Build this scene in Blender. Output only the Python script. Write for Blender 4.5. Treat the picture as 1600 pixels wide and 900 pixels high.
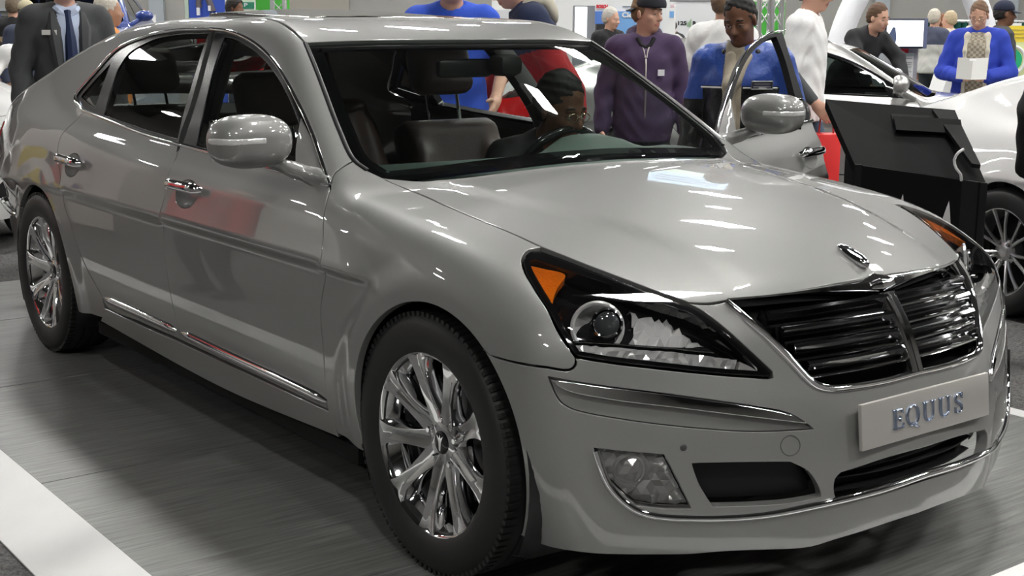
import bpy, bmesh, math, random
import numpy as np
from mathutils import Vector, Matrix
from mathutils.geometry import delaunay_2d_cdt

for o in list(bpy.data.objects): bpy.data.objects.remove(o)
SC = bpy.context.scene
COL = SC.collection
random.seed(7); rng = np.random.default_rng(7)

# ------------------------------------------------------------------ camera
CAM = np.array([2.7692, -2.7500, 1.4241])
YAW, PITCH, ROLL, FPX = 2.4934, -0.1951, 0.0043, 2077.6
def _basis():
    ca, sa, cb, sb, cc, sc = math.cos(YAW), math.sin(YAW), math.cos(PITCH), math.sin(PITCH), math.cos(ROLL), math.sin(ROLL)
    f = np.array([ca*cb, sa*cb, sb]); r = np.array([sa, -ca, 0]); u = np.cross(r, f)
    return r*cc+u*sc, -r*sc+u*cc, f
RGT, UPV, FWD = _basis()
cam = bpy.data.cameras.new('camera'); camo = bpy.data.objects.new('camera', cam); COL.objects.link(camo)
cam.sensor_width = 36.0; cam.lens = 36.0*FPX/1600; cam.clip_start = .05; cam.clip_end = 200
camo.matrix_world = Matrix(((RGT[0], UPV[0], -FWD[0], CAM[0]), (RGT[1], UPV[1], -FWD[1], CAM[1]), (RGT[2], UPV[2], -FWD[2], CAM[2]), (0, 0, 0, 1)))
SC.camera = camo
# ------------------------------------------------------------------ world and exposure
SC.view_settings.view_transform = 'Standard'; SC.view_settings.look = 'None'
SC.view_settings.gamma = 1; SC.view_settings.use_curve_mapping = False
SC.view_settings.exposure = 0.0
wd = bpy.data.worlds.new('world'); SC.world = wd; wd.use_nodes = True
wd.node_tree.nodes['Background'].inputs[0].default_value = (.9, .95, 1, 1)
wd.node_tree.nodes['Background'].inputs[1].default_value = .0
LAMP_POWER = 118.0        # radiance of the hall's ceiling lamps
FLOOR_Z = -0.05          # carpet of the hall; the display platform's top is z = 0

def ray(px): return FWD + RGT*((px[0]-800)/FPX) - UPV*((px[1]-450)/FPX)
def at(x, y, depth): return CAM + depth*ray((x, y))                 # pixel + distance -> point
def on(x, y, ax, val): d = ray((x, y)); return CAM + d*((val-CAM[ax])/d[ax])

# ------------------------------------------------------------------ materials
MATS = {}
def mat(name, col, rough=.5, metal=0., coat=0., emit=0., spec=.5, alpha=1., noise=None, bump=None, trans=0., ior=1.45, coatr=.03, wave=None):
    if name in MATS: return MATS[name]
    m = bpy.data.materials.new(name); m.use_nodes = True; nt = m.node_tree; b = nt.nodes['Principled BSDF']
    c = tuple(col)+(1,)
    b.inputs['Base Color'].default_value = c; b.inputs['Roughness'].default_value = rough; b.inputs['Metallic'].default_value = metal
    b.inputs['Coat Weight'].default_value = coat; b.inputs['Coat Roughness'].default_value = coatr
    b.inputs['Specular IOR Level'].default_value = spec; b.inputs['Transmission Weight'].default_value = trans; b.inputs['IOR'].default_value = ior
    if emit: b.inputs['Emission Color'].default_value = c; b.inputs['Emission Strength'].default_value = emit
    if noise or bump:
        tc = nt.nodes.new('ShaderNodeTexCoord')
        n = nt.nodes.new('ShaderNodeTexNoise'); n.inputs['Detail'].default_value = 4
        n.inputs['Scale'].default_value = (noise or bump)[0]; nt.links.new(tc.outputs['Object'], n.inputs['Vector'])
        if noise:
            mx = nt.nodes.new('ShaderNodeMix'); mx.data_type = 'RGBA'
            mx.inputs['A'].default_value = tuple(max(0, v*(1-noise[1])) for v in col)+(1,); mx.inputs['B'].default_value = tuple(min(1, v*(1+noise[1])) for v in col)+(1,)
            nt.links.new(n.outputs['Fac'], mx.inputs['Factor']); nt.links.new(mx.outputs['Result'], b.inputs['Base Color'])
        if bump:
            n2 = nt.nodes.new('ShaderNodeTexNoise'); n2.inputs['Scale'].default_value = bump[0]; n2.inputs['Detail'].default_value = 3
            nt.links.new(tc.outputs['Object'], n2.inputs['Vector'])
            bp = nt.nodes.new('ShaderNodeBump'); bp.inputs['Strength'].default_value = bump[1]; bp.inputs['Distance'].default_value = .01
            nt.links.new(n2.outputs['Fac'], bp.inputs['Height']); nt.links.new(bp.outputs['Normal'], b.inputs['Normal'])
    MATS[name] = m; return m
def glass_mat(name, tint, refl=1.0, f0=.04):
    """thin sheet of glass: straight-through tint plus mirror reflection by Fresnel"""
    if name in MATS: return MATS[name]
    m = bpy.data.materials.new(name); m.use_nodes = True; nt = m.node_tree; nt.nodes.clear()
    out = nt.nodes.new('ShaderNodeOutputMaterial'); mix = nt.nodes.new('ShaderNodeMixShader')
    tr = nt.nodes.new('ShaderNodeBsdfTransparent'); tr.inputs[0].default_value = tuple(tint)+(1,)
    gl = nt.nodes.new('ShaderNodeBsdfGlossy'); gl.inputs['Roughness'].default_value = .01; gl.inputs[0].default_value = (refl, refl, refl, 1)
    lw = nt.nodes.new('ShaderNodeFresnel'); lw.inputs[0].default_value = 1.62
    nt.links.new(lw.outputs[0], mix.inputs[0]); nt.links.new(tr.outputs[0], mix.inputs[1]); nt.links.new(gl.outputs[0], mix.inputs[2])
    nt.links.new(mix.outputs[0], out.inputs[0]); MATS[name] = m; return m
def paint(name, col, metal=.85, rough=.34):
    m = mat(name, col, rough, metal, coat=1.0, coatr=.015); return m
def flake_paint(name, col):
    if name in MATS: return MATS[name]
    m = mat(name, col, .46, .28, coat=1.0, coatr=.012); nt = m.node_tree; b = nt.nodes['Principled BSDF']; b.inputs['Coat IOR'].default_value = 1.75
    tc = nt.nodes.new('ShaderNodeTexCoord'); n = nt.nodes.new('ShaderNodeTexNoise'); n.inputs['Scale'].default_value = 900; n.inputs['Detail'].default_value = 1
    nt.links.new(tc.outputs['Object'], n.inputs['Vector'])
    mx = nt.nodes.new('ShaderNodeMix'); mx.data_type = 'RGBA'; mx.inputs['A'].default_value = tuple(v*.88 for v in col)+(1,); mx.inputs['B'].default_value = tuple(v*1.12 for v in col)+(1,)
    nt.links.new(n.outputs['Fac'], mx.inputs['Factor']); nt.links.new(mx.outputs['Result'], b.inputs['Base Color'])
    return m
M_PAINT = flake_paint('silver_grey_metallic_paint', (.250, .249, .243))
M_CHROME = mat('chrome', (.82, .82, .83), .06, 1.0)
M_BLACK = mat('black_plastic', (.012, .012, .013), .35)
M_GLOSSBLACK = mat('gloss_black', (.008, .008, .009), .08, coat=.6)
M_RUBBER = mat('tyre_rubber', (.018, .018, .018), .55, noise=(60, .2))
M_DARK = mat('dark_cavity', (.006, .006, .006), .9)
M_LEATHER = mat('brown_leather', (.075, .05, .042), .42, bump=(220, .15))
M_DASH = mat('dashboard_vinyl', (.13, .175, .155), .6, bump=(300, .2))
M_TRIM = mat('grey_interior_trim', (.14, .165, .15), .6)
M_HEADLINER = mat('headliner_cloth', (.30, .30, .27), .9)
M_GLASS = glass_mat('windscreen_glass', (.80, .86, .83))
M_TINT = glass_mat('tinted_side_glass', (.42, .46, .43))
M_LENS = glass_mat('lamp_cover_glass', (.97, .97, .97))

# ------------------------------------------------------------------ objects
def link(o, parent=None):
    COL.objects.link(o)
    if parent is not None: o.parent = parent
    return o
def tag(o, label=None, cat=None, group=None, kind=None):
    if label: o['label'] = label
    if cat: o['category'] = cat
    if group: o['group'] = group
    if kind: o['kind'] = kind
    return o
def empty(name, loc=(0, 0, 0), rz=0., label=None, cat=None, group=None):
    o = bpy.data.objects.new(name, None); o.location = [float(v) for v in loc]; o.rotation_euler = (0, 0, rz); o.empty_display_size = .1
    COL.objects.link(o); return tag(o, label, cat, group)
def mobj(name, V, Fc, m=None, parent=None, normals=None, smooth=True, mats=None, midx=None, label=None):
    me = bpy.data.meshes.new(name); me.from_pydata([tuple(map(float, v)) for v in V], [], [tuple(int(i) for i in f) for f in Fc]); me.update()
    for mm in (mats or [m]): me.materials.append(mm)
    if midx is not None: me.polygons.foreach_set('material_index', np.asarray(midx, dtype=np.int32))
    if smooth: me.polygons.foreach_set('use_smooth', np.ones(len(me.polygons), dtype=bool))
    if normals is not None: me.normals_split_custom_set_from_vertices([tuple(map(float, n)) for n in normals])
    o = bpy.data.objects.new(name, me); link(o, parent)
    if label: o['label'] = label
    return o
class MB:
    """collects simple shapes into one mesh"""
    def __init__(s): s.V = []; s.F = []
    def add(s, V, Fc, M=None):
        n = len(s.V)
        for v in V:
            v = Vector([float(q) for q in v]); s.V.append(tuple(M @ v) if M is not None else tuple(v))
        s.F += [tuple(i+n for i in f) for f in Fc]; return s
    def box(s, c, size, M=None, bev=0.):
        x, y, z = (v/2 for v in size)
        if bev <= 0:
            V = [(c[0]+a*x, c[1]+b*y, c[2]+d*z) for a in (-1, 1) for b in (-1, 1) for d in (-1, 1)]
            return s.add(V, [(0, 1, 3, 2), (4, 6, 7, 5), (0, 4, 5, 1), (2, 3, 7, 6), (0, 2, 6, 4), (1, 5, 7, 3)], M)
        bm = bmesh.new(); bmesh.ops.create_cube(bm, size=1)
        for v in bm.verts: v.co = Vector((v.co.x*size[0], v.co.y*size[1], v.co.z*size[2]))
        bmesh.ops.bevel(bm, geom=list(bm.edges), offset=min(bev, min(size)*.49), segments=2, affect='EDGES', profile=.5)
        bm.verts.index_update(); V = [tuple(v.co+Vector(c)) for v in bm.verts]; Fc = [tuple(v.index for v in f.verts) for f in bm.faces]; bm.free()
        return s.add(V, Fc, M)
    def tube(s, pts, rad, n=8, closed=False, cap=True, M=None, flat=None):
        P = [Vector([float(q) for q in p]) for p in pts]; k = len(P); R = rad if hasattr(rad, '__len__') else [rad]*k
        V = []; Fc = []; up = None
        for i in range(k):
            a = P[(i-1) % k] if (closed or i > 0) else P[i]; b = P[(i+1) % k] if (closed or i < k-1) else P[i]
            t = (b-a).normalized()
            if up is None: up = Vector((0, 0, 1)) if abs(t.z) < .9 else Vector((1, 0, 0))
            s1 = t.cross(up).normalized(); up = s1.cross(t).normalized()
            for j in range(n):
                an = 2*math.pi*j/n; V.append(P[i]+s1*math.cos(an)*R[i]*(1 if flat is None else flat)+up*math.sin(an)*R[i])
        m = k if closed else k-1
        for i in range(m):
            for j in range(n):
                a = i*n+j; b = i*n+(j+1) % n; c = ((i+1) % k)*n+(j+1) % n; d = ((i+1) % k)*n+j; Fc.append((a, b, c, d))
        if cap and not closed: Fc.append(tuple(range(n-1, -1, -1))); Fc.append(tuple((k-1)*n+j for j in range(n)))
        return s.add(V, Fc, M)
    def lathe(s, prof, n=32, M=None, a0=0, a1=2*math.pi):
        """profile of (r, h) about the local y axis"""
        full = abs(a1-a0-2*math.pi) < 1e-6; k = len(prof); V = []; Fc = []; m = n if full else n+1
        for j in range(m):
            an = a0+(a1-a0)*j/n; V += [(r*math.cos(an), h, r*math.sin(an)) for r, h in prof]
        for j in range(n):
            b = ((j+1) % m)*k
            for i in range(k-1): Fc.append((j*k+i, j*k+i+1, b+i+1, b+i))
        return s.add(V, Fc, M)
    def prism(s, poly, d, M=None):
        """poly of (x, z) extruded along y by d"""
        k = len(poly); V = [(p[0], 0, p[1]) for p in poly]+[(p[0], d, p[1]) for p in poly]
        Fc = [tuple(range(k)), tuple(range(2*k-1, k-1, -1))]+[(i, i+k, (i+1) % k+k, (i+1) % k) for i in range(k)]
        return s.add(V, Fc, M)
    def build(s, name, m, parent=None, smooth=False, label=None):
        o = mobj(name, s.V, s.F, m, parent, smooth=False, label=label)
        bm = bmesh.new(); bm.from_mesh(o.data); bmesh.ops.recalc_face_normals(bm, faces=bm.faces); bm.to_mesh(o.data); bm.free()
        if smooth:
            o.data.polygons.foreach_set('use_smooth', np.ones(len(o.data.polygons), dtype=bool)); o.data.set_sharp_from_angle(angle=math.radians(38))
        return o
def dup(o, parent=None):
    c = o.copy(); COL.objects.link(c)
    if parent is not None: c.parent = parent
    for ch in o.children: dup(ch, c)
    return c
def rotz(a): return Matrix.Rotation(a, 4, 'Z')
def trs(x, y, z): return Matrix.Translation((float(x), float(y), float(z)))
def text_obj(name, body, size, m, parent, M, extrude=.002, bold=0., xs=1.0, align='CENTER', font=None):
    cu = bpy.data.curves.new(name, 'FONT'); cu.body = body; cu.size = size; cu.extrude = extrude; cu.offset = bold; cu.align_x = align; cu.align_y = 'CENTER'; cu.resolution_u = 3
    o = bpy.data.objects.new(name, cu); COL.objects.link(o)
    dg = bpy.context.evaluated_depsgraph_get(); me = bpy.data.meshes.new_from_object(o.evaluated_get(dg)); bpy.data.objects.remove(o)
    me.materials.clear(); me.materials.append(m); me.transform(Matrix.Diagonal((xs, 1, 1, 1)))
    o = bpy.data.objects.new(name, me); link(o, parent); o.matrix_local = M; return o
def pchip(xs, ys, n=600):
    xs = np.asarray(xs, float); ys = np.asarray(ys, float); h = np.diff(xs); d = np.diff(ys)/h; m = np.zeros_like(xs)
    for i in range(1, len(xs)-1):
        if d[i-1]*d[i] > 0:
            w1 = 2*h[i]+h[i-1]; w2 = h[i]+2*h[i-1]; m[i] = (w1+w2)/(w1/d[i-1]+w2/d[i])
    m[0] = d[0]; m[-1] = d[-1]
    X = np.linspace(xs[0], xs[-1], n); k = np.clip(np.searchsorted(xs, X, 'right')-1, 0, len(h)-1); t = (X-xs[k])/h[k]
    Y = (2*t**3-3*t**2+1)*ys[k]+(t**3-2*t**2+t)*h[k]*m[k]+(-2*t**3+3*t**2)*ys[k+1]+(t**3-t**2)*h[k]*m[k+1]
    # a light smoothing of the slope keeps reflections flowing
    ker = np.hanning(41); ker /= ker.sum(); Yp = np.concatenate([2*Y[0]-Y[1:21][::-1], Y, 2*Y[-1]-Y[-21:-1][::-1]]); Y = np.convolve(Yp, ker, 'valid')
    dy0 = (Y[1]-Y[0])/(X[1]-X[0]); dy1 = (Y[-1]-Y[-2])/(X[-1]-X[-2])
    def f(x):
        r = np.interp(x, X, Y); r = np.where(x < X[0], Y[0]+(x-X[0])*dy0, r); return np.where(x > X[-1], Y[-1]+(x-X[-1])*dy1, r)
    return f
def sstep(a, b, x): t = np.clip((x-a)/(b-a), 0, 1); return t*t*(3-2*t)
def smax(a, b, k): h = np.maximum(k-np.abs(a-b), 0)/k; return np.maximum(a, b)+h*h*k*.25
def smin(a, b, k): return -smax(-a, -b, k)
# ------------------------------------------------------------------ soft shapes: distance fields meshed with surface nets
def rcone(P, a, b, r1, r2):
    a = np.asarray(a, float); b = np.asarray(b, float); ba = b-a; L2 = ba@ba+1e-12
    h = np.clip(((P-a)@ba)/L2, 0, 1); d = P-a-h[:, None]*ba
    return np.sqrt(np.einsum('ij,ij->i', d, d))-(r1+(r2-r1)*h)
def ellip(P, c, r, R=None):
    d = P-np.asarray(c, float)
    if R is not None: d = d@R
    r = np.asarray(r, float); k0 = np.linalg.norm(d/r, axis=1); k1 = np.linalg.norm(d/(r*r), axis=1)+1e-9
    return np.where(k0 < 1e-6, -r.min(), k0*(k0-1)/k1)
def rbox(P, c, hs, r, R=None):
    d = P-np.asarray(c, float)
    if R is not None: d = d@R
    q = np.abs(d)-(np.asarray(hs, float)-r); return np.linalg.norm(np.maximum(q, 0), axis=1)+np.minimum(q.max(1), 0)-r
def eulmat(rx=0, ry=0, rz=0):
    cx, sx, cy, sy, cz, sz = math.cos(rx), math.sin(rx), math.cos(ry), math.sin(ry), math.cos(rz), math.sin(rz)
    return np.array([[cz, -sz, 0], [sz, cz, 0], [0, 0, 1]])@np.array([[cy, 0, sy], [0, 1, 0], [-sy, 0, cy]])@np.array([[1, 0, 0], [0, cx, -sx], [0, sx, cx]])
def field(prims):
    """prims: (op, k, kind, args) ; op '+' smooth union, '-' smooth cut"""
    def f(P):
        d = np.full(len(P), 9.)
        for op, k, kind, a in prims:
            e = (rcone if kind == 'c' else ellip if kind == 'e' else rbox)(P, *a)
            if op == '+': d = smin(d, e, k) if k > 0 else np.minimum(d, e)
            elif op == '-': d = smax(d, -e, k) if k > 0 else np.maximum(d, -e)
            else: d = smax(d, e, k) if k > 0 else np.maximum(d, e)
        return d
    return f
def surfnet(f, lo, hi, h, block=6):
    lo = np.asarray(lo, float); hi = np.asarray(hi, float)
    n = (np.ceil((hi-lo)/h/block).astype(int))*block; D = np.full(tuple(n+1), 1e3, dtype=np.float32)
    nb = n//block; bi = np.stack(np.meshgrid(*[np.arange(q) for q in nb], indexing='ij'), -1).reshape(-1, 3)
    cd = f(lo+(bi+.5)*block*h); near = np.abs(cd) < block*h*1.15
    for b, dd in zip(bi[~near], cd[~near]):
        if dd < 0: s = b*block; D[s[0]:s[0]+block+1, s[1]:s[1]+block+1, s[2]:s[2]+block+1] = -1
    off = np.stack(np.meshgrid(*[np.arange(block+1)]*3, indexing='ij'), -1).reshape(-1, 3)
    nbk = bi[near]
    for c0 in range(0, len(nbk), 300):
        bb = nbk[c0:c0+300]; I = (bb[:, None]*block+off[None]).reshape(-1, 3); D[I[:, 0], I[:, 1], I[:, 2]] = f(lo+I*h)
    S = D < 0; sh = np.array(D.shape)-1
    cs = [S[i:i+sh[0], j:j+sh[1], k:k+sh[2]] for i in (0, 1) for j in (0, 1) for k in (0, 1)]
    cnt = sum(c.astype(np.int8) for c in cs); act = (cnt > 0) & (cnt < 8); idx = np.argwhere(act)
    vid = np.full(tuple(sh), -1, int); vid[act] = np.arange(len(idx))
    acc = np.zeros((len(idx), 3)); wn = np.zeros(len(idx))
    co = [np.array(c) for c in ((0, 0, 0), (0, 0, 1), (0, 1, 0), (0, 1, 1), (1, 0, 0), (1, 0, 1), (1, 1, 0), (1, 1, 1))]
    for a in range(8):
        for b in range(a+1, 8):
            if np.abs(co[a]-co[b]).sum() != 1: continue
            ia, ib = idx+co[a], idx+co[b]; da = D[ia[:, 0], ia[:, 1], ia[:, 2]]; db = D[ib[:, 0], ib[:, 1], ib[:, 2]]; m = (da < 0) != (db < 0)
            t = np.where(m, da/(da-db+1e-12), 0); t = np.clip(t, 0, 1); acc += np.where(m[:, None], co[a]+t[:, None]*(co[b]-co[a]), 0); wn += m
    V = lo+(idx+acc/wn[:, None])*h; Fc = []
    for ax in range(3):
        u, v = (ax+1) % 3, (ax+2) % 3; sl0 = [slice(None)]*3; sl1 = [slice(None)]*3; sl0[ax] = slice(0, -1); sl1[ax] = slice(1, None)
        A, B = S[tuple(sl0)], S[tuple(sl1)]; E = np.argwhere(A != B)
        if not len(E): continue
        E = E[(E[:, u] > 0) & (E[:, v] > 0) & (E[:, u] < sh[u]) & (E[:, v] < sh[v])]
        o = np.eye(3, dtype=int); q = [E-o[u]-o[v], E-o[v], E, E-o[u]]
        ids = np.stack([vid[k[:, 0], k[:, 1], k[:, 2]] for k in q], 1); inw = A[E[:, 0], E[:, 1], E[:, 2]]
        ids = np.where(inw[:, None], ids, ids[:, ::-1]); Fc.append(ids[(ids >= 0).all(1)])
    return V, np.vstack(Fc)
def soft(name, prims, lo, hi, h, m, parent=None, label=None, f=None, mats=None, classify=None, deform=None):
    f = f or field(prims); V, Fc = surfnet(f, lo, hi, h); e = h*.35
    if len(V): N = np.stack([f(V+d)-f(V-d) for d in np.eye(3)*e], 1); N /= np.linalg.norm(N, axis=1, keepdims=True)+1e-9
    if deform is not None: V = deform(V)
    midx = classify(V[Fc].mean(1)) if classify is not None else None
    return mobj(name, V, Fc.tolist(), m, parent, mats=mats, midx=midx, label=label)
# ================================================================== the silver sedan: one smooth master surface (half, y >= 0)
f_W = pchip([-4.4, -4.2, -4.05, -3.9, -3.7, -3.5, -3.3, -3.0, -2.5, -1.5, -.3, 0, .2, .35, .5, .65, .9], [.66, .72, .765, .81, .86, .895, .92, .938, .945, .946, .944, .94, .935, .928, .91, .87, .80])
f_in = pchip([.1, .2, .34, .48, .60, .72, .84, .92, 1.0, 1.1, 1.4], [.075, .050, .022, .005, 0, .006, .021, .040, .075, .14, .40])
f_nose = pchip([0, .2, .32, .40, .46, .52, .6, .7, .8, .88, .94, 1.0, 1.1], [.852, .842, .822, .788, .757, .730, .690, .632, .568, .508, .448, .37, .25])
f_lean = pchip([.05, .16, .25, .32, .43, .50, .55, .60, .70, .78, .85, .92, 1.1], [-.05, -.02, .0, .004, -.004, -.018, -.032, -.055, -.10, -.145, -.21, -.30, -.55])
f_Tc = pchip([-4.5, -4.25, -4.0, -3.6, -3.2, -2.7, -2.0, -1.5, -1.1, -.7, -.42, -.3, -.1, .1, .3, .45, .55, .613, .65, .69, .72, .76, .85], [1.03, 1.065, 1.09, 1.10, 1.10, 1.075, 1.035, 1.015, 1.005, 1.0, .998, .990, .972, .950, .920, .888, .861, .838, .818, .79, .765, .73, .62])
f_drop = pchip([-4.4, -3.6, -3.0, -.8, -.3, 0, .2, .3, .4, .56, .7, .9], [.05, .05, .03, .03, .05, .052, .062, .078, .105, .17, .23, .3])
f_P = pchip([-4.6, -4.2, -3.9, -3.6, -3.3, -3.0, -2.6, -2.2, -1.7, -1.45, -1.25, -1.1, -1.0, -.8, -.6, -.42, -.1, .2], [.82, 1.0, 1.125, 1.235, 1.335, 1.408, 1.464, 1.478, 1.466, 1.447, 1.415, 1.378, 1.332, 1.222, 1.107, 1.0, .82, .62])
f_G = pchip([.7, .9, .98, 1.1, 1.2, 1.3, 1.4, 1.5], [.985, .90, .862, .809, .758, .703, .642, .575])
ARCH_F, ARCH_R, ARCH_RAD = (.045, .352), (-3.02, .352), .385
def Mf(x, y, z):
    y = np.abs(y)
    W = f_W(x)-f_in(z)
    for (ax, az) in (ARCH_F, ARCH_R):
        r = np.hypot(x-ax, z-az); W = W+.013*(1-sstep(.42, .52, r))
    crease = .010*sstep(0, 1, (z-.40)/.03)*0
    side = y-W-crease
    bulge = .016*(1-sstep(-.035, .035, y-(.50-.22*np.clip(x, -1, .7))))*sstep(-1, -.5, x)
    top = z-(f_Tc(x)-bulge*0-f_drop(x)*(y/.8)**2+bulge*.6*sstep(.8, .3, x)-.009*sstep(.8, .3, x))
    wt = 1-.55*sstep(.5, .95, y)
    front = (x-(f_nose(y)+f_lean(z)*wt))*.9
    rear = (-4.275+.05*(y/.6)**4-.06*sstep(.75, .3, z)*0-x+.10*np.clip(z-.75, 0, 1))
    low = smax(side, top, .085)
    low = smax(low, front, .045); low = smax(low, rear, .12)
    low = smax(low, .165-z, .03)
    sh = .29*y*y*sstep(-1.6, -1.1, x)-.12*y*y*sstep(-2.6, -3.3, x)
    roof = (z-f_P(x+sh)+.04*(y/.58)**2*sstep(-1.3, -2.1, x)*sstep(-3.8, -3.0, x))*.9
    g = y-(f_G(z)-.12*np.clip((-2.5-x)/1.3, 0, 2)**2)
    up = smax(roof, g*.92, .05); up = smax(up, .75-z, .02)
    k = .03+.14*sstep(-3.0, -3.7, x)
    return smin(low, up, k)
def MP(P): return Mf(P[:, 0], P[:, 1], P[:, 2])
def grad(P, e=1.5e-3):
    G = np.stack([MP(P+d)-MP(P-d) for d in np.eye(3)*e], 1); return G/np.linalg.norm(G, axis=1, keepdims=True)
def bisect(O, D, L):
    a = np.zeros(len(O)); b = np.full(len(O), L) if np.isscalar(L) else L.copy()
    for _ in range(26):
        m = (a+b)/2; s = MP(O+D*m[:, None]) > 0; b = np.where(s, m, b); a = np.where(s, a, m)
    return O+D*((a+b)/2)[:, None]
def hit(pxs):
    """camera rays onto the near side of the body; returned in the y > 0 half"""
    out = []
    for q in pxs:
        d = ray(q); t = np.arange(2.2, 9.5, .012); P = CAM+t[:, None]*d; s = MP(P) < 0
        i = int(np.argmax(s))
        if not s.any():
            i = int(np.argmin(MP(P))); out.append(P[i]*[1, -1, 1]); continue
        a, b = t[i-1], t[i]
        for _ in range(20):
            m = (a+b)/2
            if MP((CAM+m*d)[None])[0] < 0: b = m
            else: a = m
        out.append((CAM+b*d)*[1, -1, 1])
    return np.array(out)
# parameter maps of the half: 3-D -> (u, v) -> ray
def uv_side(P): return np.stack([P[:, 0], np.arctan2(P[:, 2]-.62, P[:, 1]-.25)*.68], 1)
def ray_side(U):
    n = len(U); th = U[:, 1]/.68; return np.stack([U[:, 0], np.full(n, .25), np.full(n, .62)], 1), np.stack([np.zeros(n), np.cos(th), np.sin(th)], 1)
def uv_front(P): return np.stack([np.arctan2(P[:, 1], P[:, 0]+.45)*1.15, P[:, 2]], 1)
def ray_front(U):
    ph = U[:, 0]/1.15; n = len(U); return np.stack([np.full(n, -.45), np.zeros(n), U[:, 1]], 1), np.stack([np.cos(ph), np.sin(ph), np.zeros(n)], 1)
def uv_top(P): return P[:, :2].copy()
def ray_top(U): n = len(U); return np.stack([U[:, 0], U[:, 1], np.full(n, .55)], 1), np.tile([0, 0, 1.], (n, 1))
def uv_rear(P): return np.stack([np.arctan2(P[:, 1], -3.2-P[:, 0])*1.05, P[:, 2]], 1)
def ray_rear(U):
    ph = U[:, 0]/1.05; n = len(U); return np.stack([np.full(n, -3.2), np.zeros(n), U[:, 1]], 1), np.stack([-np.cos(ph), np.sin(ph), np.zeros(n)], 1)
UVM = dict(side=(uv_side, ray_side), front=(uv_front, ray_front), top=(uv_top, ray_top), rear=(uv_rear, ray_rear))
def catmull(P, ds):
    P = np.asarray(P, float)
    if len(P) < 3: 
        n = max(1, int(np.linalg.norm(P[-1]-P[0])/ds)); return [P[0]+(P[-1]-P[0])*i/n for i in range(n)]+[P[-1]]
    Q = np.vstack([2*P[0]-P[1], P, 2*P[-1]-P[-2]]); out = []
    for i in range(1, len(Q)-2):
        p0, p1, p2, p3 = Q[i-1:i+3]; n = max(1, int(np.ceil(np.linalg.norm(p2-p1)/ds)))
        a = max(1e-6, np.linalg.norm(p1-p0))**.5; b = max(1e-6, np.linalg.norm(p2-p1))**.5; c = max(1e-6, np.linalg.norm(p3-p2))**.5
        m1 = (p2-p1)+b*((p1-p0)/a-(p2-p0)/(a+b)); m2 = (p2-p1)+b*((p3-p2)/c-(p3-p1)/(b+c))
        for j in range(n):
            t = j/n; out.append((2*t**3-3*t**2+1)*p1+(t**3-2*t**2+t)*m1+(-2*t**3+3*t**2)*p2+(t**3-t**2)*m2)
    out.append(P[-1]); return out
def seg(points):
    """a run of outline points: pixels (2 numbers) are cast onto the body, triples are taken as they are"""
    px = [q for q in points if len(q) == 2]; H = iter(hit(px)) if px else iter(())
    return np.array([next(H) if len(q) == 2 else np.asarray(q, float) for q in points])
def arc(c, rad, a0, a1, n=26):
    a = np.radians(np.linspace(a0, a1, n)); return [(c[0]+rad*math.cos(t), .945, c[1]+rad*math.sin(t)) for t in a]
def outline(segs, kind, ds=.014):
    """segments (each smooth, corners where they meet) -> closed outline in (u, v)"""
    pts = []
    for s in segs:
        U = UVM[kind][0](seg(s) if not isinstance(s, np.ndarray) else s); c = catmull(U, ds)
        if pts and np.linalg.norm(pts[-1]-c[0]) < ds*.5: c = c[1:]
        pts += list(c)
    if np.linalg.norm(pts[0]-pts[-1]) < ds*.5: pts.pop()
    P = np.array(pts); A = .5*np.sum(P[:, 0]*np.roll(P[:, 1], -1)-np.roll(P[:, 0], -1)*P[:, 1])
    return P if A > 0 else P[::-1]
def inside(poly, Q):
    x, y = Q[:, 0], Q[:, 1]; c = np.zeros(len(Q), bool); n = len(poly)
    for i in range(n):
        x1, y1 = poly[i]; x2, y2 = poly[i-1]
        k = ((y1 > y) != (y2 > y)); 
        if k.any(): c[k] ^= (x[k] < (x2-x1)*(y[k]-y1)/(y2-y1)+x1)
    return c
def project(U, kind, off=0.):
    O, D = UVM[kind][1](U); P = bisect(O, D, 1.35); 
    return P-grad(P)*off if off else P
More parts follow.
